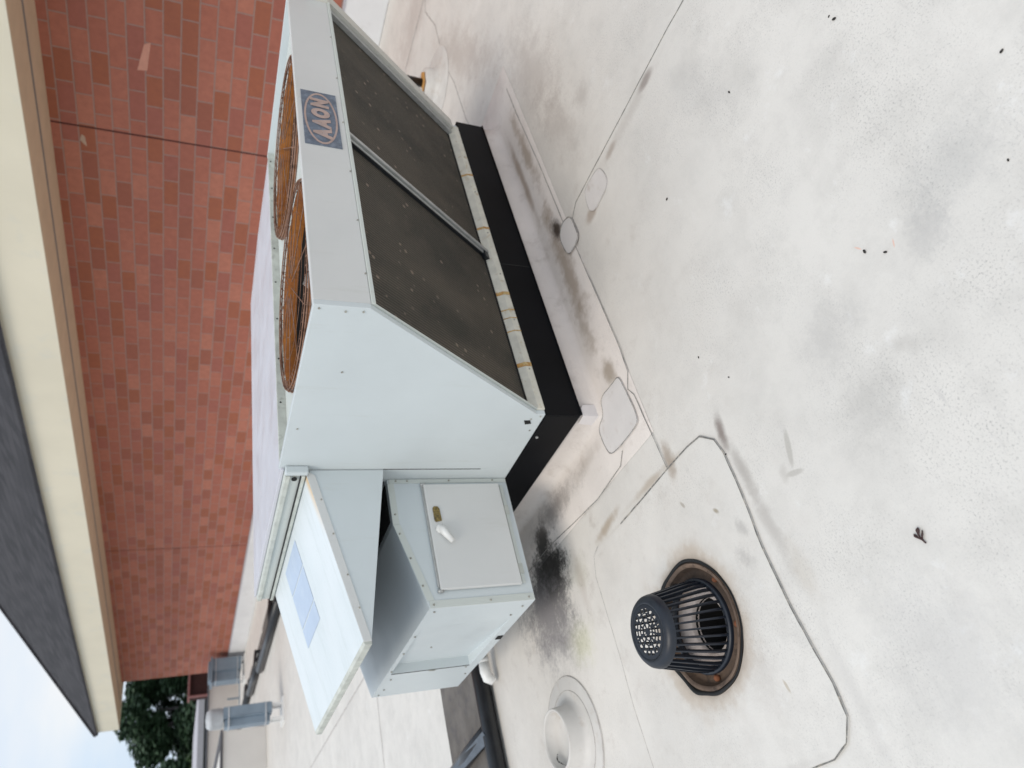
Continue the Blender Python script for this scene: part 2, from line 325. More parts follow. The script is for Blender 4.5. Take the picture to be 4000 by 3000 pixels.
def lathe(bm, c, prof, n=64, wob=0.0):
    rings = []
    for r, z in prof:
        rings.append([bm.verts.new((c[0] + r * (1 + wob * mnoise.noise(Vector((math.cos(a) * 2.2 + r * 9, math.sin(a) * 2.2, z * 8)))) * math.cos(a),
                                    c[1] + r * (1 + wob * mnoise.noise(Vector((math.cos(a) * 2.2 + r * 9, math.sin(a) * 2.2, z * 8)))) * math.sin(a), c[2] + z)) for a in [k * 2 * math.pi / n for k in range(n)]])
    for i in range(len(rings) - 1):
        for k in range(n): bm.faces.new((rings[i][k], rings[i][(k + 1) % n], rings[i + 1][(k + 1) % n], rings[i + 1][k]))
def disc(bm, c, r, n=32):
    bm.faces.new([bm.verts.new((c[0] + r * math.cos(k * 2 * math.pi / n), c[1] + r * math.sin(k * 2 * math.pi / n), c[2])) for k in range(n)])
def ribbon(bm, pts, wd, z, closed=False, jitter=.25, sub=.03):
    """a bead of sealant following pts on the roof"""
    P = [Vector((p[0], p[1])) for p in pts]
    if closed: P.append(P[0])
    Q = []
    for a, b in zip(P, P[1:]):
        k = max(1, int((b - a).length / sub))
        Q += [a.lerp(b, i / k) for i in range(k)]
    Q.append(P[-1])
    rows = []
    for i, q in enumerate(Q):
        t = (Q[min(i + 1, len(Q) - 1)] - Q[max(i - 1, 0)]); t.normalize(); nrm = Vector((-t.y, t.x))
        j = wd * .5 * (1 + jitter * mnoise.noise(Vector((q.x * 30, q.y * 30, 0))) * 2); off = nrm * wd * .4 * mnoise.noise(Vector((q.x * 14, q.y * 14, 5)))
        rows.append((bm.verts.new((*(q + off + nrm * j), z)), bm.verts.new((*(q + off), z + .0012)), bm.verts.new((*(q + off - nrm * j), z))))
    for a, b in zip(rows, rows[1:]):
        bm.faces.new((a[0], a[1], b[1], b[0])); bm.faces.new((a[1], a[2], b[2], b[1]))
def rect_hole(bm, x0, x1, y0, y1, z, holes, n=64):
    """flat sheet with round holes laid side by side along x; holes = [(cx, cy, r)]"""
    cuts = [x0] + [(a[0] + b[0]) / 2 for a, b in zip(holes, holes[1:])] + [x1]
    for (cx, cy, r), a0, a1 in zip(holes, cuts, cuts[1:]):
        inner, outer = [], []
        angs = sorted(set([k * 2 * math.pi / n for k in range(n)] + [math.atan2(yy - cy, xx - cx) % (2 * math.pi) for xx in (a0, a1) for yy in (y0, y1)]))
        for a in angs:
            d = (math.cos(a), math.sin(a)); t = 1e9
            if d[0] > 1e-9: t = min(t, (a1 - cx) / d[0])
            if d[0] < -1e-9: t = min(t, (a0 - cx) / d[0])
            if d[1] > 1e-9: t = min(t, (y1 - cy) / d[1])
            if d[1] < -1e-9: t = min(t, (y0 - cy) / d[1])
            inner.append(bm.verts.new((cx + r * d[0], cy + r * d[1], z))); outer.append(bm.verts.new((cx + t * d[0], cy + t * d[1], z)))
        m = len(angs)
        for k in range(m): bm.faces.new((inner[k], inner[(k + 1) % m], outer[(k + 1) % m], outer[k]))

def obj(name, bm, mat, parent=None, bev=0, smooth=False, mats=None, solid=0):
    bmesh.ops.recalc_face_normals(bm, faces=bm.faces[:])
    me = bpy.data.meshes.new(name); bm.to_mesh(me); bm.free()
    o = bpy.data.objects.new(name, me); COL.objects.link(o)
    for m in (mats or [mat]): me.materials.append(m)
    if smooth:
        for p in me.polygons: p.use_smooth = True
    if solid:
        md = o.modifiers.new('solid', 'SOLIDIFY'); md.thickness = solid; md.offset = 0
    if bev:
        md = o.modifiers.new('bevel', 'BEVEL'); md.width = bev; md.segments = 2; md.limit_method = 'ANGLE'; md.angle_limit = R(35)
    if parent is not None:
        bpy.context.view_layer.update()
        o.parent = parent; o.matrix_parent_inverse = world_of(parent).inverted()
    return o
def world_of(o):
    m = o.matrix_basis.copy()
    if o.parent: m = world_of(o.parent) @ o.matrix_parent_inverse @ m
    return m
def B(): return bmesh.new()
def tag(o, label=None, cat=None, group=None, kind=None):
    if label: o['label'] = label
    if cat: o['category'] = cat
    if group: o['group'] = group
    if kind: o['kind'] = kind
    return o
def thing(name, label, cat, loc=(0, 0, 0), group=None):
    o = bpy.data.objects.new(name, None); COL.objects.link(o); o.location = loc; o.empty_display_size = .1
    return tag(o, label, cat, group)
def qbox(name, mat, parent, *a, bev=0.002):
    b = B(); box(b, *a); return obj(name, b, mat, parent, bev)

# ------------------------------------------------------------------ the ground far below and the flat roof
b = B(); N = 24
vs = [[b.verts.new((-1500 + 3000 * i / N, -1500 + 3000 * j / N, -5.5)) for j in range(N + 1)] for i in range(N + 1)]
for i in range(N):
    for j in range(N): b.faces.new((vs[i][j], vs[i + 1][j], vs[i + 1][j + 1], vs[i][j + 1]))
tag(obj('ground', b, M_ground), kind='structure')

HX0, HX1, HY0, HY1 = .25, 1.02, 1.64, 2.40       # opening under the drain sheet
b = B()
xs = [-12, HX0, HX1, 7.6]; ys = [-6, HY0, HY1, 23.9]
g_ = [[b.verts.new((x, y, 0)) for y in ys] for x in xs]
for i in range(3):
    for j in range(3):
        if (i, j) != (1, 1): b.faces.new((g_[i][j], g_[i + 1][j], g_[i + 1][j + 1], g_[i][j + 1]))
roof = tag(obj('roof', b, M_roof), kind='structure')

# lap seams of the membrane
b = B()
ribbon(b, [(2.529, -1.5), (2.529, .764), (2.539, .872), (2.55, 1.3), (2.561, 1.73), (2.52, 1.80)], .0045, .0015)
ribbon(b, [(3.80, 1.88), (3.554, 1.881), (3.047, 1.863), (2.549, 1.859), (2.373, 1.842), (2.021, 1.833), (1.741, 1.827), (1.618, 1.836), (1.558, 1.877), (1.514, 1.854), (1.157, 1.838)], .004, .008)
ribbon(b, [(1.354, 3.6), (1.354, 2.832), (1.33, 2.56), (1.314, 2.328), (1.333, 2.096), (1.377, 2.05)], .0035, .008)
obj('lap_seam', b, M_seam, roof)
b = B()
ribbon(b, [(6.134, -3), (6.134, 2.614), (6.138, 3.058), (6.14, 8)], .02, .0015)
ribbon(b, [(6.4, 1.9), (6.074, 2.423), (5.98, 2.478), (5.60, 2.40), (5.339, 2.42)], .012, .0015); ribbon(b, [(4.95, 2.42), (4.742, 2.394), (4.309, 2.395), (4.1, 2.37)], .008, .0015)
ribbon(b, [(-4, 6.6), (1, 6.6), (3.5, 6.6)], .015, .0015); ribbon(b, [(2.1, 6.6), (2.1, 15)], .015, .0015)
obj('faint_seam', b, M_seam_f, roof)

def poly_patch(name, pts, z, mat, parent, seamw=.005, seam=M_seam, closed=True):
    # rounded outline
    P = [Vector(p) for p in pts]
    for _ in range(2):
        Q = []
        for a, c in zip(P, P[1:] + P[:1]): Q += [a.lerp(c, .22), a.lerp(c, .78)]
        P = Q
    b = B(); lo = [b.verts.new((p.x, p.y, z - .0035)) for p in P]; hi = [b.verts.new((p.x, p.y, z)) for p in P]
    b.faces.new(hi)
    for i in range(len(P)): b.faces.new((lo[i], lo[(i + 1) % len(P)], hi[(i + 1) % len(P)], hi[i]))
    o = obj(name, b, mat, parent)
    b = B(); ribbon(b, P, seamw, z + .0008, closed=True, sub=.015); obj('patch_edge', b, seam, o)
    return o
M_patch = simple('repair_patch', (.69, .655, .63), .6, var=.06, scale=9, dirt=(.52, .46, .41), dirt_thr=(.54, .80))
poly_patch('repair_patch', [(2.567, 1.854), (2.536, 1.79), (2.446, 1.787), (2.393, 1.791), (2.375, 1.835), (2.38, 1.896), (2.42, 1.918), (2.515, 1.922), (2.549, 1.899)], .013, M_patch, roof)
poly_patch('repair_patch', [(2.519, 1.502), (2.461, 1.486), (2.406, 1.489), (2.385, 1.517), (2.379, 1.634), (2.419, 1.666), (2.482, 1.661), (2.536, 1.64), (2.532, 1.56)], .0045, M_patch, roof, .004, M_seam_f)

# drain sheet: square of membrane with rounded corners and the round opening of the drain
DC = (.632, 2.0)
outline = [(.30, 1.549), (.52, 1.571), (.706, 1.573), (.892, 1.555), (1.04, 1.552), (1.10, 1.566), (1.150, 1.622), (1.158, 1.697), (1.157, 1.838), (1.147, 2.071), (1.143, 2.228), (1.150, 2.44), (1.13, 2.49), (1.05, 2.524), (.734, 2.526), (.533, 2.54),
           (.24, 2.53), (.165, 2.49), (.140, 2.42), (.136, 1.753), (.137, 1.66), (.16, 1.595), (.215, 1.553)]
def cast(a):
    d = Vector((math.cos(a), math.sin(a))); best = None
    for p, q in zip(outline, outline[1:] + outline[:1]):
        e = (q[0] - p[0], q[1] - p[1]); den = d.x * e[1] - d.y * e[0]
        if abs(den) < 1e-9: continue
        t = ((p[0] - DC[0]) * e[1] - (p[1] - DC[1]) * e[0]) / den; s_ = ((p[0] - DC[0]) * d.y - (p[1] - DC[1]) * d.x) / den
        if t > 0 and -1e-6 <= s_ <= 1 + 1e-6: best = t
    return best or .5
b = B(); n = 120; rows = []
angs = sorted([k * 2 * math.pi / n for k in range(n)] + [math.atan2(p[1] - DC[1], p[0] - DC[0]) % (2 * math.pi) for p in outline])
for a in angs:
    ro = cast(a); c_, s_ = math.cos(a), math.sin(a)
    ri = .213 * (1 + .012 * mnoise.noise(Vector((c_ * 3, s_ * 3, 1))))
    prof = [(ri, -.004), (ri + .006, .004), (ri + .03, .0055), (ri + .06, .0065), (ro - .004, .0065), (ro, .001)]
    rows.append([b.verts.new((DC[0] + r * c_, DC[1] + r * s_, z)) for r, z in prof])
for i in range(len(rows)):
    A, C = rows[i], rows[(i + 1) % len(rows)]
    for k in range(5):
        b.faces.new((A[k], A[k + 1], C[k + 1], C[k]))
sheet = obj('drain_sheet', b, M_roof, roof)
b = B(); ribbon(b, [outline[-1]] + outline[:11], .005, .0075, sub=.02); ribbon(b, [outline[-4], outline[-3], outline[-2], outline[-1]], .004, .0075, sub=.02); obj('sheet_edge', b, M_seam, sheet)
b = B(); ribbon(b, outline[11:-3], .004, .0075, sub=.02); obj('sheet_edge', b, M_seam_f, sheet)

# ------------------------------------------------------------------ roof drain
M_iron = rusty('rusted_cast_iron', (.055, .040, .032), (.125, .082, .056), (.022, .017, .015))
M_iron2 = rusty('pale_rusted_ring', (.24, .17, .125), (.12, .085, .065), (.05, .036, .03))
M_sump = simple('sump_membrane', (.72, .62, .56), .7, var=.1, scale=9, dirt=(.36, .27, .22), dirt_thr=(.5, .8))
M_bolt = simple('rusted_bolt', (.20, .075, .035), .8, var=.4, scale=60)
M_bitumen = simple('black_bitumen', (.012, .012, .012), .5, var=.3)
def dome_mat():
    g = NG('blue_black_strainer', .42, 0, .5)
    g.color(g.mix(g.ramp(g.noise(20, 5), [(.3, 0), (.7, 1)]), (.008, .011, .018), (.014, .019, .029)))
    g.bump(g.noise(120, 2), .2, .001); return g.m
M_dome = dome_mat()
drain = thing('roof_drain', 'black domed roof drain in a rusty ring set in its own white membrane sheet', 'roof drain', (DC[0], DC[1], 0))
b = B(); lathe(b, (*DC, 0), [(.221, .0072), (.215, .0085), (.208, .003), (.204, -.012)], 96, .055); obj('bitumen_bead', b, M_bitumen, drain, smooth=True)
b = B(); lathe(b, (*DC, 0), [(.214, -.010), (.209, .003), (.198, .004), (.190, -.004), (.186, -.020), (.178, -.024), (.163, -.024), (.158, -.014), (.150, -.014), (.148, -.032)], 96, .01)
obj('clamping_ring', b, M_iron, drain, smooth=True)
b = B(); lathe(b, (*DC, 0), [(.205, .0055), (.196, .0065), (.191, .001)], 96, .02); obj('ring_lip', b, M_iron2, drain, smooth=True)
b = B(); lathe(b, (*DC, 0), [(.150, -.026), (.12, -.033), (.096, -.037), (.090, -.043), (.088, -.07)], 64); obj('sump', b, M_sump, drain, smooth=True)
b = B(); lathe(b, (*DC, 0), [(.0885, -.055), (.0875, -.35)], 48); disc(b, (*DC, -.35), .0875); obj('outlet_pipe', b, M_dark, drain)
# dome strainer
b = B(); nb = 34
for k in range(nb):
    a = (k + .5) * 2 * math.pi / nb; er = Vector((math.cos(a), math.sin(a), 0)); et = Vector((-math.sin(a), math.cos(a), 0)); c = Vector((*DC, 0))
    prof = [(.150, -.014), (.147, .03), (.138, .08), (.126, .135), (.118, .175), (.111, .196), (.102, .207)]
    prev = None
    for r, z in prof:
        wd = .0026 * (r / .15) + .0006; dp = .010
        q = [b.verts.new(c + er * (r + s1 * 0 - (dp if s1 else 0)) + et * s2 * wd + Vector((0, 0, z))) for s1, s2 in ((0, -1), (0, 1), (1, 1), (1, -1))]
        if prev:
            for i in range(4): b.faces.new((prev[i], prev[(i + 1) % 4], q[(i + 1) % 4], q[i]))
        else: b.faces.new(q)
        prev = q
    b.faces.new(list(reversed(prev)))
dome = obj('strainer_dome', b, M_dome, drain)
b = B(); lathe(b, (*DC, 0), [(.156, -.016), (.157, -.004), (.153, .002), (.140, .002), (.138, -.014)], 64); obj('base_ring', b, M_dome, dome, smooth=True)
b = B(); lathe(b, (*DC, 0), [(.1175, .182), (.114, .196), (.106, .206), (.096, .2105), (.086, .2105), (.086, .205), (.102, .200), (.111, .182)], 64); obj('top_rim', b, M_dome, dome, smooth=True)
b = B()
radii = [.0, .012, .0245, .028, .0405, .044, .0565, .060, .0735, .077, .087]
ns = 108
for i in range(len(radii) - 1):
    r0, r1 = radii[i], radii[i + 1]
    slot = i in (1, 3, 5, 7)
    seg = {1: 6, 3: 9, 5: 12, 7: 18}.get(i, 0)
    for k in range(ns):
        if slot:
            fr = (k / ns * seg) % 1
            if .22 < fr or seg == 0: pass
            q4 = (k / ns * 4) % 1
            if fr > .20 and q4 > .06: continue
        a0, a1 = k * 2 * math.pi / ns, (k + 1) * 2 * math.pi / ns
        pts = [(r0, a0), (r1, a0), (r1, a1), (r0, a1)] if r0 > 0 else [(0, a0), (r1, a0), (r1, a1)]
        b.faces.new([b.verts.new((DC[0] + r * math.cos(a), DC[1] + r * math.sin(a), .209)) for r, a in pts])
bmesh.ops.remove_doubles(b, verts=b.verts[:], dist=1e-5)
obj('slotted_top', b, M_dome, dome, solid=.003)
for (dx, dy, s_) in ((-.06, -.168, .014), (.10, -.145, .010), (-.165, .03, .012)):
    b = B(); bmesh.ops.create_icosphere(b, subdivisions=2, radius=s_, matrix=Matrix.Translation((DC[0] + dx, DC[1] + dy, -.016)))
    obj('rusted_bolt', b, M_bolt, drain, smooth=True)

# ------------------------------------------------------------------ white vent boot at the edge of the frame
VC = (.561, 3.093); M_boot = simple('white_boot_membrane', (.63, .605, .57), .55, var=.08, scale=9, dirt=(.50, .44, .38), dirt_thr=(.55, .8))
vb = thing('vent_pipe', 'short open white vent pipe wrapped in membrane beside the roof drain', 'vent pipe', (*VC, 0))
b = B(); lathe(b, (*VC, 0), [(.252, .0012), (.247, .0045), (.165, .006), (.147, .010), (.133, .03), (.127, .088), (.125, .094), (.118, .095), (.116, .085), (.116, .03), (.0, .028)], 72, .006); obj('pipe_boot', b, M_boot, vb, smooth=True)
b = B(); ring_tube(b, (*VC, 0), .2485, .0022, 72, 5, .004); ring_tube(b, (*VC, 0), .19, .0015, 72, 5, .0065); obj('boot_edge', b, M_seam_f, vb)
b = B()
for k in range(46):
    a = R(110 + k * 3.1); r = .1185 + .002 * random.random()
    bmesh.ops.create_icosphere(b, subdivisions=1, radius=.0022 + .003 * random.random() * (1 if 12 < k < 34 else .6), matrix=Matrix.Translation((VC[0] + r * math.cos(a) * .97, VC[1] + r * math.sin(a) * .97, .05 + .012 * math.sin(k * .35))))
obj('grime_line', b, M_gap, vb)

# ------------------------------------------------------------------ curb under the unit
curb = thing('roof_curb', 'white wrapped curb with a black metal band carrying the rooftop unit', 'roof curb', (2.64, 2.9, 0))
CX0, CX1, CY0, CY1 = 1.5915, 3.715, 2.107, 3.70
b = B()
prof = [(-.27, .0015), (-.265, .005), (-.035, .006), (-.018, .012), (-.006, .03), (0.004, .07), (.004, .13)]
def loop(o_, z): return [(CX0 + o_, CY0 + o_), (CX1 - o_, CY0 + o_), (CX1 - o_, CY1 - o_), (CX0 + o_, CY1 - o_)]
rr = []
for o_, z in prof:
    pts = []
    L4 = loop(o_, z)
    for (p, q) in zip(L4, L4[1:] + L4[:1]):
        for k in range(20):
            t = k / 20; x = p[0] + (q[0] - p[0]) * t; y = p[1] + (q[1] - p[1]) * t
            zz = z + (.0035 * mnoise.noise(Vector((x * 5, y * 5, 3))) if -.2 < o_ < 0 else 0)
            pts.append(b.verts.new((x, y, zz)))
    rr.append(pts)
for A, C in zip(rr, rr[1:]):
    for k in range(80): b.faces.new((A[k], A[(k + 1) % 80], C[(k + 1) % 80], C[k]))
M_curb = roof_mat('curb_membrane', (.78, .715, .665), (.77, .705, .65))
obj('membrane_flashing', b, M_curb, curb, smooth=True)
b = B()
for (x0, x1, y0, y1) in ((CX0 - .004, CX1 + .004, CY0 - .004, CY0 + .004), (CX0 - .004, CX0 + .004, CY0 + .004, CY1), (CX1 - .004, CX1 + .004, CY0 + .004, CY1)):
    box(b, x0, x1, y0, y1, .108, .268)
obj('black_band', b, M_black, curb, .002)
b = B(); prism(b, [(CX0 - .004, CY0 - .004, .108), (CX1 + .004, CY0 - .004, .108), (CX1 + .004, CY0 - .012, .103), (CX0 - .004, CY0 - .012, .103)], (0, 0, .002)); obj('drip_edge', b, M_black, curb)
b = B(); box(b, CX0 + .01, CX1 - .01, CY0 + .01, CY1 - .01, .02, .262); obj('curb_core', b, M_gap, curb)
boot = poly_patch('corner_boot', [(1.654, 2.063), (1.643, 1.951), (1.646, 1.896), (1.554, 1.886), (1.424, 1.88), (1.398, 1.898), (1.395, 2.047), (1.406, 2.129), (1.468, 2.148), (1.555, 2.15), (1.575, 2.08)], .0115, M_patch, curb, .004)
b = B(); prism(b, [(CX0 - .0085, CY0 - .0085, .016), (CX0 + .055, CY0 - .0085, .016), (CX0 + .05, CY0 - .0085, .085), (CX0 + .03, CY0 - .0085, .098), (CX0 - .0085, CY0 - .0085, .10)], (0, .003, 0))
prism(b, [(CX0 - .0085, CY0 - .0055, .016), (CX0 - .0085, CY0 + .06, .016), (CX0 - .0085, CY0 + .05, .095), (CX0 - .0085, CY0 - .0055, .10)], (.003, 0, 0)); obj('boot_upstand', b, M_flash, boot, .002)

# ------------------------------------------------------------------ rooftop unit
X0, X1 = 1.5915, 3.680
unit = thing('rooftop_air_conditioner', 'large pale grey rooftop air conditioner with a sloping dark coil and two rusty fans', 'air conditioner', (2.64, 2.9, .268))
SCREW = {}
def screws(parent, pts, r=.006, axis='y', mat=M_rivet, name='screw'):
    key = (round(r, 4), axis, mat.name)
    for p in pts:
        if key not in SCREW:
            b = B(); m = Matrix.Identity(4)
            if axis == 'y': m = Matrix.Rotation(R(90), 4, 'X')
            if axis == 'x': m = Matrix.Rotation(R(90), 4, 'Y')
            bmesh.ops.create_cone(b, cap_ends=True, segments=8, radius1=r * .8, radius2=r * .55, depth=.004, matrix=m)
            me = bpy.data.meshes.new('screw'); b.to_mesh(me); b.free(); me.materials.append(mat); SCREW[key] = me
        o = bpy.data.objects.new('screw', SCREW[key]); COL.objects.link(o); o.location = p
        o.parent = parent; o.matrix_parent_inverse = world_of(parent).inverted()
# end panels of the coil section
def end_panel(xa, xb, flip):
    b = B()
    prism(b, [(xa, 1.585, 1.281), (xa, 1.583, 1.105), (xa, 2.107, .311), (xa, 2.107, .271), (xa, 2.522, .271), (xa, 2.522, 1.281)], (xb - xa, 0, 0))
    return obj('end_panel', b, M_paint, unit, .002)
ep = end_panel(X0, X0 + .022, 0); end_panel(X1 - .022, X1, 1)
screws(ep, [(X0 - .001, 1.60, 1.262), (X0 - .001, 1.605, 1.18), (X0 - .001, 1.60, 1.125), (X0 - .001, 1.90, 1.14), (X0 - .001, 2.24, 1.245), (X0 - .001, 2.12, .29), (X0 - .001, 2.14, .325), (X0 - .001, 2.22, .30)], .005, 'x')
b = B(); prism(b, [(X0 - .002, 2.152, .352), (X0 - .002, 2.178, .338), (X0 - .002, 2.172, .300 + .012), (X0 - .002, 2.150, .325)], (.004, 0, 0)); obj('square_hole', b, M_dark, ep)
# top fascia carrying the logo plate
b = B(); box(b, X0 + .022, X1 - .022, 1.585, 1.597, 1.100, 1.281); box(b, X0 + .022, X1 - .022, 1.597, 1.612, 1.262, 1.281)
fas = obj('top_fascia', b, M_fascia, unit, .0025)
b = B(); box(b, X0 + .022, X1 - .022, 1.580, 1.600, 1.086, 1.0995); obj('fascia_lip', b, M_trim, fas, .002)
screws(fas, [(x, 1.5815, 1.106) for x in (1.75, 2.02, 2.30, 2.62, 2.95, 3.3)] , .004, 'y')
# logo plate
M_logo = simple('faded_blue_plate', (.140, .172, .222), .55, var=.25, scale=25, dirt=(.28, .32, .38), dirt_thr=(.5, .8))
M_ink = simple('faded_salmon_ink', (.46, .34, .30), .6, var=.15, scale=30, dirt=(.32, .33, .38), dirt_thr=(.56, .75))
b = B(); box(b, 2.434, 2.806, 1.5825, 1.5845, 1.123, 1.262); plate = obj('logo_plate', b, M_logo, fas)
b = B(); n = 72; ro, ri = [], []
for k in range(n):
    a = k * 2 * math.pi / n
    ro.append(b.verts.new((2.62 + .176 * math.cos(a), 1.5815, 1.1925 + .064 * math.sin(a)))); ri.append(b.verts.new((2.62 + .164 * math.cos(a), 1.5815, 1.1925 + .0565 * math.sin(a))))
for k in range(n): b.faces.new((ro[k], ro[(k + 1) % n], ri[(k + 1) % n], ri[k]))
obj('logo_oval', b, M_ink, plate)
for i, (ch, xc, wd_) in enumerate((('A', 2.511, .070), ('A', 2.579, .070), ('O', 2.650, .066), ('N', 2.722, .066))):
    cu = bpy.data.curves.new('letter', 'FONT'); cu.body = ch; cu.size = .1; cu.offset = .0085; cu.shear = .12
    tmp = bpy.data.objects.new('tmp', cu); COL.objects.link(tmp)
    me = bpy.data.meshes.new_from_object(tmp); bpy.data.objects.remove(tmp)
    xsv = [v.co.x for v in me.vertices]; ysv = [v.co.y for v in me.vertices]; cxm, cym = (min(xsv) + max(xsv)) / 2, (min(ysv) + max(ysv)) / 2
    sx, sy = wd_ / (max(xsv) - min(xsv)), .072 / (max(ysv) - min(ysv))
    for v in me.vertices: v.co = Vector((xc + (v.co.x - cxm) * sx, 1.5807 - .0003 * i, 1.1925 + (v.co.y - cym) * sy))
    me.materials.append(M_ink); lo = bpy.data.objects.new('letter', me); COL.objects.link(lo); lo.parent = plate; lo.matrix_parent_inverse = world_of(plate).inverted()
# coils: slanting slabs set back behind the frame
nrm = Vector((0, 1.105 - .311, -(2.107 - 1.583))).normalized() * -1     # outward: towards -y, -z
nrm = Vector((0, -.794, -.522)).normalized()
def slant(bm, xa, xb, out0, out1, t0=0.0, t1=1.0):
    T = Vector((0, 1.585, 1.100)); Bt = Vector((0, 2.110, .300)); p0 = T.lerp(Bt, t0); p1 = T.lerp(Bt, t1)
    q = [p0 + nrm * out0, p1 + nrm * out0, p1 + nrm * out1, p0 + nrm * out1]
    prism(bm, [(xa, v.y, v.z) for v in q], (xb - xa, 0, 0))
for xa, xb in ((X0 + .022, 2.560), (2.600, X1 - .022)):
    b = B(); slant(b, xa, xb, -.10, -.030, -.01, 1.0); obj('coil', b, M_coil, unit)
b = B(); slant(b, 2.560, 2.600, -.10, -.012, 0, 1.0); div = obj('coil_divider', b, M_galv, unit, .003)
b = B(); slant(b, 2.552, 2.5595, -.10, -.016, 0, 1.0); obj('divider_gasket', b, M_blackrub, div)
b = B(); slant(b, 2.572, 2.590, -.0118, .000, 0, .99); obj('divider_rib', b, M_galv, div, .003)
# flange along both ends of the coil
b = B(); tube(b, [(CX0 - .0045, 2.262, .250), (CX0 - .010, 2.262, .250)], .006, 10); obj('band_bolt', b, M_galv, curb)
b = B(); box(b, 2.498, 2.501, CY0 - .0052, CY0 - .0042, .110, .266); obj('band_joint', b, M_galv if False else M_gap, curb)
b = B(); slant(b, X1 - .045, X1 + .030, -.028, .012, -.10, .985); obj('coil_flange', b, M_beige, unit, .002)
b = B(); slant(b, X0 + .0225, X0 + .030, -.028, .006, 0, .99); obj('coil_flange', b, M_trim, unit, .002)
b = B(); slant(b, X1 - .085, X1 - .0455, -.029, -.004, 0, .985); obj('coil_seal', b, M_galv, unit, .002)
# bottom rail, chamfered
b = B(); prism(b, [(X0 + .0225, 2.100, .269), (X0 + .0225, 2.100, .300), (X0 + .0225, 2.118, .330), (X0 + .0225, 2.16, .330), (X0 + .0225, 2.16, .269)], (X1 - X0 - .045, 0, 0))
rail = obj('bottom_rail', b, M_cream, unit, .003)
screws(rail, [(x, 2.098, .286) for x in (1.83, 2.12, 2.42, 2.72, 3.05, 3.36)], .005, 'y')
for x, wd in ((1.845, .022), (2.28, .020), (2.75, .014), (3.19, .014), (2.05, .006), (2.13, .005), (2.18, .006)):
    b = B(); prism(b, [(x, 2.0985, .270), (x, 2.0985, .300), (x, 2.1165, .3305), (x, 2.1175, .3305), (x, 2.0995, .300), (x, 2.0995, .270)], (wd, 0, 0)); obj('rust_streak', b, M_rust, rail)
for k in range(22):
    x = 1.66 + random.random() * .95; s_ = .004 + .010 * random.random()
    b = B(); prism(b, [(x, 2.118, .331), (x + s_ * 1.7, 2.118, .331), (x + s_, 2.134, .338), (x, 2.13, .337)], (0, .004, .006)); obj('foam_tear', b, M_dark, rail)
b = B(); slant(b, 2.530, 2.59, -.028, -.005, .955, 1.0); obj('latch_bracket', b, M_blackrub, div)
# inside: partition and floor so nothing shows through
b = B(); box(b, X0 + .03, X1 - .03, 2.12, 2.50, .30, .95); obj('inner_casing', b, M_dark, unit)
# deck with two fan openings
F = [(2.12, 2.025), (3.03, 2.025)]; FR = .392; DZ = 1.247
b = B(); rect_hole(b, X0 + .022, X1 - .022, 1.598, 2.485, DZ, [(*F[0], FR), (*F[1], FR)]); deck = obj('top_deck', b, M_trim, unit)
b = B(); tube(b, [(-.0, 0, 0), (0, 0, .001)], .001, 4); b.free()
def make_fan(cx, cy):
    b = B(); lathe(b, (cx, cy, DZ), [(FR + .012, .001), (FR + .008, .009), (FR - .004, .010), (FR - .010, -.02), (FR - .014, -.035), (FR - .014, -.046)], 96)
    sh = obj('fan_shroud', b, M_shroud, unit, smooth=True)
    b = B()
    for r, z, t in [(FR + .020, .014, .0035), (FR + .022, .004, .0035), (FR + .015, .022, .003)] + [(r_, .024 + .004 * (1 - r_ / FR), .0010) for r_ in [FR - .02 - .085 * i for i in range(4)]]:
        ring_tube(b, (cx, cy, DZ), r, t, 72, 5, z)
    for k in range(12):
        a = k * math.pi / 6 + .1; tube(b, [(cx + .05 * math.cos(a), cy + .05 * math.sin(a), DZ + .029), (cx + (FR + .016) * math.cos(a), cy + (FR + .016) * math.sin(a), DZ + .024), (cx + (FR + .022) * math.cos(a), cy + (FR + .022) * math.sin(a), DZ + .002)], .002, 5)
    for k in range(72):
        a = k * 2 * math.pi / 72
        tube(b, [(cx + (FR - .02) * math.cos(a), cy + (FR - .02) * math.sin(a), DZ + .024), (cx + (FR + .019) * math.cos(a + .03), cy + (FR + .019) * math.sin(a + .03), DZ + .016), (cx + (FR + .022) * math.cos(a + .03), cy + (FR + .022) * math.sin(a + .03), DZ + .003)], .0014, 4, cap=False)
    obj('wire_guard', b, M_guard, sh)
    b = B(); lathe(b, (cx, cy, DZ), [(0, -.05), (.06, -.05), (.07, -.06), (.07, -.112), (0, -.112)], 32); obj('motor', b, M_dark, sh, smooth=True)
    b = B()
    for k in range(4):
        a = k * math.pi / 2 + .5
        pr = []
        for r_ in (.07, .16, .26, .375):
            w2 = .05 + r_ * .32
            for s_, dz in ((-1, -.03), (1, .03)):
                aa = a + s_ * w2 / max(r_, .12) * .5
                pr.append(b.verts.new((cx + r_ * math.cos(aa), cy + r_ * math.sin(aa), DZ - .085 + dz * .6)))
        for i in range(0, 6, 2): b.faces.new((pr[i], pr[i + 1], pr[i + 3], pr[i + 2]))
    obj('fan_blades', b, M_galv, sh, solid=.003)
    b = B(); lathe(b, (cx, cy, DZ), [(FR - .0145, -.0462), (FR - .0145, -.115)], 64); obj('fan_throat', b, M_dark, sh)
    b = B(); disc(b, (cx, cy, DZ - .1155), FR - .014, 48); obj('fan_well', b, M_dark, sh)
    return sh
for c in F: make_fan(*c)
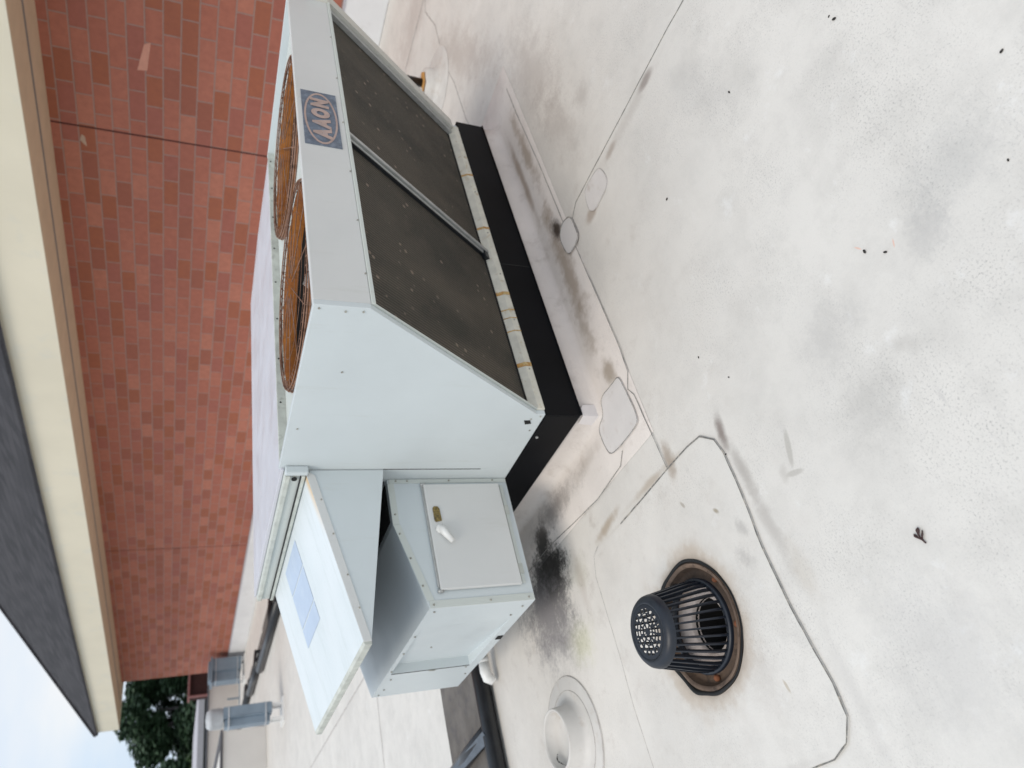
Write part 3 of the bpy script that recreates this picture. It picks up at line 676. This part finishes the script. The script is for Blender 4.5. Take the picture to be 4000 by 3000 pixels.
# main cabinet
b = B(); box(b, X0, X1, 2.5225, 3.708, .271, 1.2615); cab = obj('cabinet', b, M_paint, unit, .002)
b = B(); prism(b, [(X0 - .012, 2.506, 1.262), (X0 - .012, 2.506, 1.274), (X0 - .012, 3.12, 1.279), (X0 - .012, 3.722, 1.272), (X0 - .012, 3.722, 1.262)], (X1 - X0 + .024, 0, 0)); obj('cabinet_top', b, M_top, cab, .002)
b = B(); box(b, X0 + .022, X1 - .022, 2.486, 2.500, DZ - .004, 1.2815); fl = obj('step_flange', b, M_mildew, unit, .002)
screws(fl, [(1.66 + .24 * k, 2.4845, 1.268) for k in range(9)], .0055, 'y', M_gap)
# rail and drip channel above the hood
b = B(); box(b, X0 - .030, X0 - .0005, 2.515, 3.715, 1.186, 1.2605); gr = obj('drip_rail', b, M_trim, unit, .003)
b = B(); box(b, X0 - .040, X0 - .0302, 2.515, 3.715, 1.180, 1.196); box(b, X0 - .040, X0 - .0302, 2.515, 3.715, 1.238, 1.2585); obj('rail_lip', b, M_mildew, gr, .003)
b = B(); box(b, X0 - .036, X0 - .0005, 2.490, 2.5145, 1.170, 1.260); br = obj('rail_bracket', b, M_paint, gr, .006)
b = B(); 
for k in range(16): pass
tube(b, [(X0 - .037, 2.530, 1.222), (X0 - .0425, 2.530, 1.222)], .011, 14); obj('bracket_hole', b, M_dark, gr)
b = B(); box(b, X0 - .0405, X0 - .030, 2.516, 3.70, 1.1965, 1.2005); obj('rail_groove', b, M_gap, gr)
# outside-air hood
HX, HY0h, HY1h = .875, 2.522, 3.663
b = B(); prism(b, [(X0 - .003, HY0h, 1.183), (HX, HY0h, 1.016), (HX, HY0h, .998), (X0 - .003, HY0h, 1.165)], (0, HY1h - HY0h, 0))
def hood_mat():
    g = NG('hood_paint', .45, 0, .45); g.xyz = g.sep(g.pos)
    c = g.mix(g.ramp(g.noise(2.5, 5), [(.35, 0), (.7, 1)]), (.66, .72, .74), (.72, .77, .79))
    st = g.ramp(g.noise(13, 6, .7, stretch=(.15, 1, .15)), [(.52, 0), (.74, .55)])
    c = g.mix(st, c, (.50, .56, .55))
    c = g.mix(g.math('MULTIPLY', g.ramp(g.noise(120, 4, .7), [(.62, 0), (.72, 1)]), .4), c, (.40, .42, .38))
    y = g.xyz[1]; x = g.xyz[0]
    rs = g.math('MULTIPLY', g.ramp(g.math('SUBTRACT', y, 2.522), [(.0, 1), (.045, 0)]), g.ramp(g.math('SUBTRACT', x, 1.30), [(0, 0), (.22, 1)]))
    c = g.mix(g.math('MULTIPLY', rs, .8), c, (.72, .45, .16))
    g.color(c); g.bump(g.noise(2, 2), .1, .03); return g.m
hood = obj('intake_hood', b, hood_mat(), unit, .003)
b = B(); prism(b, [(HX - .012, HY0h - .002, 1.012), (HX + .002, HY0h - .002, 1.018), (HX + .002, HY0h - .002, .986), (HX - .012, HY0h - .002, .986)], (0, HY1h - HY0h + .004, 0)); obj('hood_front_edge', b, M_mildew, hood, .002)
for y0 in (HY0h - .001, HY1h - .003):
    b = B(); prism(b, [(X0 - .004, y0, 1.164), (HX + .003, y0, .9985), (HX + .003, y0, .986), (X0 - .004, y0, .860)], (0, .004, 0)); sp = obj('hood_side', b, M_paint, hood, .001)
    if y0 < 3:
        b = B(); prism(b, [(X0 - .004, y0 - .003, 1.182), (HX, y0 - .003, 1.015), (HX, y0 - .003, .985), (X0 - .03, y0 - .003, 1.142)], (0, .0028, 0)); lp = obj('side_lip', b, M_fascia, sp, .001)
        screws(lp, [(x, y0 - .0045, 1.165 + (x - X0) * (.167 / .703) - .006) for x in (1.45, 1.30, 1.13, 1.0)], .005, 'y')
b = B(); prism(b, [(X0 - .010, HY0h + .008, 1.160), (HX + .02, HY0h + .008, .996), (HX + .02, HY0h + .008, .9945), (X0 - .010, HY0h + .008, 1.1585)], (0, HY1h - HY0h - .016, 0)); obj('hood_dark_sheet', b, M_dark, hood)  # dark sheet added under the hood to darken the box top below
# faded sticker
M_stk = simple('faded_blue_sticker', (.47, .565, .70), .5, var=.06, scale=6, dirt=(.52, .61, .73), dirt_thr=(.5, .7))
def hz(x): return 1.183 - (X0 - .003 - x) * (.167 / (X0 - .003 - HX))
b = B()
for y0, y1, xa, xb in ((2.975, 3.315, 1.148, 1.228), (2.975, 3.315, 1.236, 1.388), (2.975, 3.315, 1.396, 1.512)):
    prism(b, [(xa, y0, hz(xa) + .0008), (xb, y0, hz(xb) + .0008), (xb, y0, hz(xb) + .0018), (xa, y0, hz(xa) + .0018)], (0, y1 - y0, 0))
obj('faded_sticker', b, M_stk, hood)
# intake screen behind the hood
b = B(); box(b, X0 - .006, X0 - .001, 2.62, 3.65, .835, 1.16); obj('intake_screen', b, M_gap, unit)
b = B(); box(b, X0 - .008, X0 - .0006, 2.53, 3.705, 1.166, 1.180); obj('screen_header', b, M_gap, unit)
# control box below the hood
CO, CYa, CYb = 1.007, 2.604, 3.712
b = B()
side = [(X0 - .001, .272), (CO, .272), (CO, .728), (1.374, .828), (X0 - .001, .828)]
for y in (CYa, CYb): b.faces.new([b.verts.new((x, y, z)) for x, z in side])
for i in (0, 2, 3, 4):
    p, q = side[i], side[(i + 1) % 5]; b.faces.new([b.verts.new(v) for v in ((p[0], CYa, p[1]), (q[0], CYa, q[1]), (q[0], CYb, q[1]), (p[0], CYb, p[1]))])
# outer face with recess
ry0, ry1, rz0, rz1, rd = 2.80, 3.372, .316, .706, .045
fy = [CYa, ry0, ry1, CYb]; fz = [.272, rz0, rz1, .728]
for i in range(3):
    for j in range(3):
        if (i, j) == (1, 1): continue
        b.faces.new([b.verts.new((CO, y, z)) for y, z in ((fy[i], fz[j]), (fy[i + 1], fz[j]), (fy[i + 1], fz[j + 1]), (fy[i], fz[j + 1]))])
# recess: floor leans in from flush at the near side to full depth at the far jamb
ri_ = [(CO, ry0, rz0), (CO, ry0, rz1), (CO + rd, ry1 - .002, rz1), (CO + rd, ry1 - .002, rz0)]
b.faces.new([b.verts.new(v) for v in ri_])
b.faces.new([b.verts.new(v) for v in ((CO, ry1, rz0), (CO, ry1, rz1), (CO + rd, ry1 - .002, rz1), (CO + rd, ry1 - .002, rz0))])
b.faces.new([b.verts.new(v) for v in ((CO, ry0, rz0), (CO, ry1, rz0), (CO + rd, ry1 - .002, rz0))])
b.faces.new([b.verts.new(v) for v in ((CO, ry0, rz1), (CO, ry1, rz1), (CO + rd, ry1 - .002, rz1))])
bmesh.ops.remove_doubles(b, verts=b.verts[:], dist=1e-5)
cb = obj('control_box', b, M_paint, unit, .002)
b = B(); box(b, 1.40, X0 - .012, CYa + .03, CYb - .03, .8285, .8315); obj('intake_opening', b, M_dark, cb)
# corner frame strips of the box
b = B(); box(b, CO - .001, CO + .030, CYa - .003, CYa - .0003, .274, .726); box(b, X0 - .022, X0 - .002, CYa - .003, CYa - .0003, .274, .822)
prism(b, [(CO + .0302, CYa - .003, .704), (CO + .0302, CYa - .003, .734), (1.374, CYa - .003, .828), (1.374, CYa - .003, .798)], (0, .0027, 0))
box(b, 1.3745, X0 - .0225, CYa - .003, CYa - .0003, .800, .828)
fr = obj('edge_strip', b, M_trim, cb, .001)
screws(fr, [(CO + .013, CYa - .005, z) for z in (.30, .47, .71)] + [(1.1, CYa - .005, .742), (1.22, CYa - .005, .775), (1.33, CYa - .005, .805), (1.42, CYa - .005, .813), (X0 - .011, CYa - .005, .79), (X0 - .011, CYa - .005, .55), (X0 - .011, CYa - .005, .74), (X0 - .011, CYa - .005, .34)], .006, 'y')
screws(cb, [(CO - .002, y, z) for y, z in ((2.66, .31), (2.64, .70), (2.90, .712), (3.10, .712), (3.33, .714), (3.45, .69), (3.60, .69), (3.68, .70), (3.38, .50), (3.39, .33), (3.5, .30), (3.05, .60), (2.75, .33))], .0065, 'x')
b = B(); box(b, CO - .004, CO + .0, 3.374, 3.384, .49, .52); obj('clip', b, M_rivet, cb)
b = B(); box(b, CO - .003, CO + .003, 3.00, 3.04, .2735, .300); obj('vent_notch', b, M_dark, cb)
b = B(); box(b, CO - .0015, CO + .001, 3.3725, 3.3765, .318, .704); obj('jamb_line', b, M_gap, cb)
# door
b = B(); box(b, 1.072, 1.553, CYa - .022, CYa - .0035, .322, .676); door = obj('access_door', b, M_fascia, cb, .004)
b = B(); box(b, 1.085, 1.556, CYa - .012, CYa - .003, .6765, .684); obj('door_hinge', b, M_galv, door, .002)
b = B()
b.free()
for x in (1.558, 1.070):
    b = B(); tube(b, [(x, CYa - .010, .686), (x, CYa - .010, .664)], .0075, 10); obj('hinge_pin', b, M_galv, door, smooth=True)
b = B(); prism(b, [(1.366, CYa - .0225, .650), (1.372, CYa - .0225, .622), (1.430, CYa - .0225, .624), (1.441, CYa - .0225, .632), (1.441, CYa - .0225, .648), (1.432, CYa - .0225, .655), (1.376, CYa - .0225, .655)], (0, -.004, 0))
M_lock = simple('brass_grit', (.30, .22, .07), .6, .3, var=.5, scale=120, dirt=(.08, .07, .04), dirt_thr=(.45, .6)); obj('lock_plate', b, M_lock, door, .003)
b = B(); tube(b, [(1.331, CYa - .021, .637), (1.331, CYa - .041, .637)], .019, 20); tube(b, [(1.331, CYa - .038, .637), (1.302, CYa - .040, .620), (1.268, CYa - .038, .596)], [.018, .014, .010], 16); 
obj('door_handle', b, M_white, door, smooth=True)
# lower hinge strip
b = B(); box(b, 1.08, 1.55, CYa - .010, CYa - .0035, .300, .3155); hs = obj('door_sill_strip', b, M_trim, cb, .001)
for x in (1.12, 1.40):
    b = B(); box(b, x, x + .045, CYa - .012, CYa - .0102, .298, .3175); obj('sill_clip', b, M_mildew, hs)
# seam line down the end of the cabinet
b = B(); box(b, X0 - .0012, X0 + .001, 2.5222, 2.5245, .42, .86); obj('panel_seam', b, M_gap, cab)

# ------------------------------------------------------------------ drain pipe and black framed platforms
pv = thing('condensate_pipe', 'white plastic drain pipe with a downturned elbow at the foot of the control box', 'pipe', (1.15, 3.95, 0))
b = B(); tube(b, [(1.55, 3.74, .075), (1.30, 3.77, .075), (1.16, 3.795, .072), (1.125, 3.80, .070)], .023, 16); obj('pipe_run', b, M_white, pv, smooth=True)
b = B(); tube(b, [(1.14, 3.798, .071), (1.09, 3.805, .069), (1.055, 3.808, .060), (1.045, 3.809, .038), (1.045, 3.809, .010)], [.029, .030, .031, .030, .030], 18); tube(b, [(1.16, 3.796, .072), (1.138, 3.799, .071)], .031, 18); obj('elbow', b, M_white, pv, smooth=True)

def platform(name, label, x0, x1, y0, y1, cross, axis, zz=.055):
    t = thing(name, label, 'roof mat', ((x0 + x1) / 2, (y0 + y1) / 2, 0), 'black framed mats laid on the white roof')
    b = B(); nn = 30
    vs = []
    for i in range(nn + 1):
        u = i / nn
        if axis == 'x': x = x0 + (x1 - x0) * u; a = (x, y0 + .02, .012); c = (x, y1 + .012 * mnoise.noise(Vector((x * 3, 1, 1))), .012)
        else: y = y0 + (y1 - y0) * u; a = (x0 + .02, y, .012); c = (x1 + .03 * mnoise.noise(Vector((y * 1.5, 1, 1))), y, .012)
        vs.append((b.verts.new(a), b.verts.new(c), b.verts.new((c[0], c[1], .001))))
    for p, q in zip(vs, vs[1:]): b.faces.new((p[0], p[1], q[1], q[0])); b.faces.new((p[1], p[2], q[2], q[1]))
    obj('mat_surface', b, M_pad, t)
    b = B()
    if axis == 'x':
        tube(b, [(x0, y0 + .035, .055), (x1, y0 + .035, .055)], .045, 14); tube(b, [(x0, y0 + .13, .030), (x1, y0 + .13, .030)], .035, 12)
    else:
        tube(b, [(x0 + .06, y0, .08), (x0 + .06, y1, .08)], .08, 14); tube(b, [(x0 + .24, y0, .06), (x0 + .24, y1, .06)], .06, 12)
    obj('edge_hose', b, M_blackrub, t, smooth=True)
    for c in cross:
        b = B()
        if axis == 'x': tube(b, [(c + .03, y0 + .06, .06), (c, (y0 + y1) / 2, .055), (c - .03, y1 - .02, .03)], .045, 12)
        else: tube(b, [(x0 + .1, c, .06), ((x0 + x1) / 2, c, .06), (x1, c, .03)], .05, 12)
        cs = obj('cross_hose', b, M_blackrub, t, smooth=True)
        if axis == 'x':
            b = B(); prism(b, [(c + .025, y0 + .02, .10), (c - .03, y0 + .02, .075), (c - .07, y1 - .10, .065), (c - .02, y1 - .10, .085)], (0, 0, .008)); obj('hose_highlight', b, M_blueband, cs, .003)  # painted highlight: a pale strip laid along the glossy black hose
    return t
platform('roof_mat', 'charcoal mat with black hose edging lying just beyond the control box', -2.2, 1.9, 3.90, 4.79, [.79], 'x')
platform('roof_mat', 'nearest of the far charcoal mats running along the brick wall', 5.20, 6.16, 12.6, 16.2, [14.2], 'y')
platform('roof_mat', 'middle of the far charcoal mats running along the brick wall', 5.45, 6.10, 16.35, 18.6, [17.4], 'y')
platform('roof_mat', 'farthest of the charcoal mats, behind the tall flue with the ribbed cap', 5.62, 6.22, 18.75, 22.0, [20.2], 'y')

# ------------------------------------------------------------------ pipe with pitch pan behind the unit
pp = thing('gas_pipe', 'thin black pipe rising from a rust stained white boot behind the unit', 'pipe', (5.14, 2.66, 0))
b = B(); lathe(b, (5.14, 2.66, 0), [(.30, .002), (.285, .008), (.18, .012), (.145, .02), (.13, .05), (.125, .10), (.10, .115), (0, .118)], 40, .02); obj('boot', b, M_boot, pp, smooth=True)
b = B(); tube(b, [(5.12, 2.64, .10), (5.10, 2.62, .60)], .032, 14); obj('pipe', b, M_blackrub, pp, smooth=True)
b = B(); prism(b, [(5.02, 2.66, .1185), (5.05, 2.585, .1185), (5.13, 2.555, .1185), (5.20, 2.60, .1185), (5.14, 2.65, .1185)], (0, 0, .004)); obj('rust_patch', b, simple('orange_rust', (.58, .30, .09), .8, var=.3, scale=20), pp)

# ------------------------------------------------------------------ brick building
bld = thing('brick_building', 'red brick building with a cream fascia and dark hipped roof along the flat roof', 'building', (9, 10, 0))
WX, WE = 7.43, 22.62
b = B(); box(b, WX, WX + 9, -7, WE, -5.5, 3.10); wall = obj('wall', b, M_brick, bld)
b = B(); box(b, WX - .035, WX - .0005, -6, WE - .02, .001, .425); fsh = obj('wall_flashing', b, M_flash2, bld, .008)
b = B(); box(b, WX - .041, WX - .0355, -6, WE - .02, .405, .430); obj('termination_bar', b, M_lilac, fsh)
ex0, ey1 = 6.33, 23.12
b = B(); box(b, ex0 + .022, WX + 9.5, -8, ey1 - .022, 3.072, 3.098); sof = obj('soffit', b, M_soffit, bld)
b = B(); box(b, 6.93, 6.99, -8, ey1 - .5, 3.069, 3.0718); obj('soffit_vent', b, simple('vent_strip', (.22, .20, .19), .8), sof)
b = B(); box(b, ex0, ex0 + .02, -8, ey1, 3.05, 3.60); box(b, ex0 + .0202, WX + 9.5, ey1 - .02, ey1, 3.05, 3.60); obj('fascia', b, M_fascia_b, bld, .004)
sl = .82; rx, ry = ex0 - .06, ey1 + .06
top = 5.6
b = B()
h = 3.552
pr = [(rx, -8, h), (rx, ry, h), (rx + top, ry - top, h + sl * top), (rx + top, -8, h + sl * top)]
prism(b, pr, (0, 0, .05))
pr2 = [(rx, ry, h), (rx + 2 * top, ry, h), (rx + top, ry - top, h + sl * top)]
prism(b, pr2, (0, 0, .05))
rf = obj('hipped_roof', b, M_slate, bld)
b = B(); tube(b, [(rx, ry, h + .06), (rx + top, ry - top, h + sl * top + .06)], .05, 8); obj('hip_cap', b, M_slate, rf)
b = B(); box(b, ex0 + .03, WX + 9, -7.9, ey1 - .03, 3.10, 3.56); obj('attic_block', b, M_dark, bld)  # dark attic box added to block the sky below the slates
# a spalled brick and chips
b = B()
prism(b, [(WX - .004, 4.03, 2.135), (WX - .004, 4.33, 2.17), (WX - .004, 4.345, 2.26), (WX - .004, 4.06, 2.165 + .03)], (.006, 0, 0))
obj('spalled_brick_face', b, simple('fresh_brick', (.62, .30, .22), .9, var=.1, scale=20), wall)
b = B(); prism(b, [(WX - .003, 5.20, 2.80), (WX - .003, 5.27, 2.82), (WX - .003, 5.34, 2.76), (WX - .003, 5.22, 2.77)], (.006, 0, 0)); obj('mortar_smear', b, simple('pale_mortar', (.50, .36, .27), .9), wall)

# ------------------------------------------------------------------ flues and white parapets beyond
def flue(name, label, x0, x1, y0, y1, z0, z1, cap):
    t = thing(name, label, 'flue', ((x0 + x1) / 2, (y0 + y1) / 2, 0), 'blue grey flues on the far part of the roof')
    b = B(); xm = x0 + (x1 - x0) * .42
    box(b, xm + .012, x1, y0, y1, z0, z1); box(b, x0, xm - .0, y0 + .05, y1 - .05, z0 + .03, z1 - .02); box(b, xm + .0005, xm + .0115, y0 - .01, y0 + .2, z0, z1); body = obj('casing', b, M_duct, t, .006)
    for zz in (z0 + (z1 - z0) * .12, z0 + (z1 - z0) * .88):
        b = B(); box(b, x0 - .006, x1 + .006, y0 - .014, y1 + .006, zz, zz + .018); obj('casing_band', b, M_cap, body)
    b = B()
    for (x, y) in ((x0 + .04, y0 + .06), (x1 - .04, y0 + .06), (x0 + .04, y1 - .06), (x1 - .04, y1 - .06)):
        box(b, x - .02, x + .02, y - .02, y + .02, .0, z0)
    box(b, x0 - .05, x1 + .05, y0 - .05, y1 + .05, .0, .03)
    obj('stand', b, M_white, t)
    b = B()
    if cap == 'ribbed':
        c = ((x0 + x1) / 2 + .02, (y0 + y1) / 2, z1); w_ = (x1 - x0) * .78
        prof = [(w_ * .62, .0)]
        for k in range(9): prof += [(w_ * .64, .02 + k * .018), (w_ * .70, .026 + k * .018), (w_ * .70, .034 + k * .018), (w_ * .64, .038 + k * .018)]
        prof += [(w_ * .66, .20), (w_ * .5, .25), (0, .262)]
        lathe(b, c, prof, 32)
    else:
        box(b, x0 - .04, x1 + .04, y0 - .04, y1 + .04, z1 + .001, z1 + .05); box(b, x0 + .05, x1 - .05, y0 + .05, y1 - .05, z1 + .0505, z1 + .10)
    obj('cap', b, M_cap if cap == 'ribbed' else M_duct, t, smooth=False)
    return t
flue('flue', 'tall blue grey flue with a white ribbed cap, nearer of the two', 3.40, 3.70, 13.03, 13.33, .19, .94, 'ribbed')
flue('flue', 'stubby blue grey flue against the end of the brick wall', 6.66, 7.26, 21.0, 21.5, .10, .82, 'plain')

ph = thing('roof_penthouse', 'low white walled block with a dark coping behind the ribbed flue', 'roof block', (0, 18, 0))
b = B(); box(b, -11, 4.06, 15.9, 19.5, 0, .80); obj('walls', b, M_block, ph, .01)
b = B(); box(b, -11, 4.09, 15.87, 15.99, .8005, .845); box(b, 3.97, 4.09, 15.99, 19.5, .8005, .845); obj('coping', b, M_coping, ph, .005)
pw = thing('parapet_wall', 'cream parapet wall closing the far end of the flat roof', 'parapet', (0, 23.7, 0))
b = B(); box(b, -12, 7.6, 23.7, 23.95, -5.5, .80); obj('wall', b, M_block, pw)
b = B(); box(b, -12, 7.6, 23.66, 23.99, .8005, .835); obj('coping', b, M_coping, pw, .005)
b = B(); box(b, 6.4, 7.2, 22.9, 22.98, 0, .03); box(b, 6.7, 6.74, 22.93, 22.97, .0305, .34); obj('cable_post', b, M_duct, pw)
fb = thing('far_flat_roof', 'long lilac white metal roof edge in front of the trees', 'building', (4, 42, 0))
b = B(); box(b, -20, 12.6, 40, 50, -5.5, .44); obj('wall', b, M_coping, fb)
b = B(); box(b, -20.1, 12.7, 39.9, 50.1, .4405, .74); obj('roof_edge', b, M_lilac, fb, .02)
rb = thing('brick_stair_tower', 'red brick block coloured dark for deep shade, with a pinkish coping beyond the end of the wall', 'building', (8.9, 26.7, 0))
b = B(); box(b, 7.86, 10.5, 26.0, 26.5, -5.5, 1.30); obj('wall', b, simple('shaded_red_brick', (.055, .020, .018), .85, var=.25, scale=5), rb)  # deep shade is put into this brick colour
b = B(); box(b, 7.82, 10.56, 25.94, 26.56, 1.3005, 1.36); box(b, 7.82, 7.8595, 25.94, 26.1, .4, 1.30); obj('coping', b, simple('pink_coping', (.30, .13, .12), .7), rb)

# ------------------------------------------------------------------ trees
def tree(label, x, y, z0, zc, rx_, rz_, n, seed, leaf, trunk_r=.35, lean=(0, 0)):
    rnd = random.Random(seed)
    t = thing('tree', label, 'tree', (x, y, z0), 'trees beyond the flat roof')
    b = B()
    tops = (x + lean[0], y + lean[1], zc + rz_ * .3)
    tube(b, [(x, y, z0), (x + lean[0] * .3, y, z0 + (zc - z0) * .4), (x + lean[0] * .7, y, z0 + (zc - z0) * .8), tops], [trunk_r, trunk_r * .8, trunk_r * .55, .05], 8)
    clumps = []
    for k in range(26):
        a = rnd.random() * 2 * math.pi; u = rnd.uniform(-.9, .95); rr_ = math.sqrt(1 - u * u) * rnd.uniform(.45, .92)
        c = Vector((x + lean[0] + rx_ * rr_ * math.cos(a), y + lean[1] + rx_ * rr_ * math.sin(a), zc + rz_ * u * .85))
        clumps.append((c, rnd.uniform(.22, .42) * rx_))
        if k % 2 == 0: tube(b, [(x + lean[0] * .5, y, z0 + (zc - z0) * rnd.uniform(.5, .9)), tuple(c.lerp(Vector(tops), .3) + Vector((0, 0, -.3))), tuple(c)], [.12, .07, .02], 5)
    obj('trunk', b, M_trunk, t, smooth=True)
    b = B()
    for i in range(n):
        c, r = clumps[i % len(clumps)]
        d = Vector((rnd.gauss(0, 1), rnd.gauss(0, 1), rnd.gauss(0, 1))).normalized() * r * rnd.uniform(.35, 1.12) ** .6
        p = c + Vector((d.x, d.y, d.z * .8)); s_ = rnd.uniform(.13, .30)
        q = Matrix.Rotation(rnd.random() * 6.28, 3, 'Z') @ Matrix.Rotation(rnd.uniform(-1.1, 1.1), 3, 'X')
        vs = [b.verts.new(p + q @ Vector(v) * s_) for v in ((-1, 0, 0), (0, -.45, .1), (1, 0, 0), (0, .45, .1))]
        b.faces.new(vs)
    me = bpy.data.meshes.new('crown'); b.to_mesh(me); b.free(); me.materials.append(leaf)
    o = bpy.data.objects.new('crown', me); COL.objects.link(o); o.parent = t; o.matrix_parent_inverse = world_of(t).inverted()
    return t
tree('tall dark leafy tree standing just left of the end of the brick wall', 17.4, 60, -5.5, 1.9, 3.5, 3.7, 26000, 3, M_leaf)
tree('dark tree mostly hidden behind the brick wall', 21.5, 63, -5.5, 1.2, 3.6, 4.4, 11000, 5, M_leaf)
tree('lower dark tree at the edge of the picture', 11.8, 56, -5.5, -.4, 3.0, 3.0, 16000, 8, M_leaf, .45, (.2, 0))
tree('bright green tree low behind the others', 17.0, 72, -5.5, -1.2, 5.0, 2.6, 12000, 11, M_leaf2)
tree('wide dark tree low at the back', 10.0, 78, -5.5, -2.2, 5.5, 3.0, 12000, 13, M_leaf2)

# ------------------------------------------------------------------ small litter
tw = thing('twig', 'tiny forked brown twig lying alone on the white roof', 'twig', (.49, 1.09, 0))
b = B()
tube(b, [(.4745, 1.088, .004), (.482, 1.090, .005), (.488, 1.0905, .006)], [.002, .0022, .003], 7)
tube(b, [(.486, 1.0905, .006), (.493, 1.097, .007), (.501, 1.1015, .006), (.506, 1.103, .005)], [.0025, .002, .0042, .0012], 7)
tube(b, [(.486, 1.0905, .006), (.4955, 1.0825, .006), (.503, 1.078, .005)], [.002, .0024, .0012], 7) 
tube(b, [(.4895, 1.093, .006), (.500, 1.090, .008), (.508, 1.0855, .009), (.513, 1.083, .007)], [.002, .0028, .0052, .0015], 7)
obj('bud', b, simple('brown_bud', (.055, .028, .026), .6, var=.3, scale=200), tw, smooth=True)
M_grit = simple('black_grit', (.02, .018, .016), .6)
GL = ['black crumb of grit alone on the open roof right of the long seam', 'larger of two black crumbs of grit at the top edge of the photo', 'smaller of two black crumbs of grit at the top edge of the photo',
      'darker of the close pair of grit crumbs in the open roof', 'fainter of the close pair of grit crumbs in the open roof', 'small crumb of grit between the rounded patch and the pair of crumbs', 'tiny crumb of grit out from the corner of the curb',
      'tiny crumb of grit between the corner boot and the drain sheet', 'tiny crumb of grit at the right edge of the photo, upper one', 'tiny crumb of grit at the right edge of the photo, lower one', 'dark chip lying on the corner boot of the curb', 'tiny crumb at the rounded corner of the drain sheet']
for i, (x, y, s_) in enumerate([(2.007, .83, .0042), (1.775, .465, .005), (1.80, .47, .003), (1.166, .79, .0048), (1.118, .749, .0042), (1.99, 1.264, .0045), (1.38, 1.471, .0032), (1.227, 1.392, .003), (1.258, .283, .004), (1.051, .422, .003), (1.428, 1.997, .006), (1.03, 1.55, .003)]):
    b = B(); bmesh.ops.create_icosphere(b, subdivisions=1, radius=s_, matrix=Matrix.Translation((x, y, s_ * .6)) @ Matrix.Rotation(i, 4, 'Z') @ Matrix.Diagonal((1.5, .8, .7, 1)))
    tag(obj('grit', b, M_grit), GL[i], 'grit', 'specks of grit on the roof')
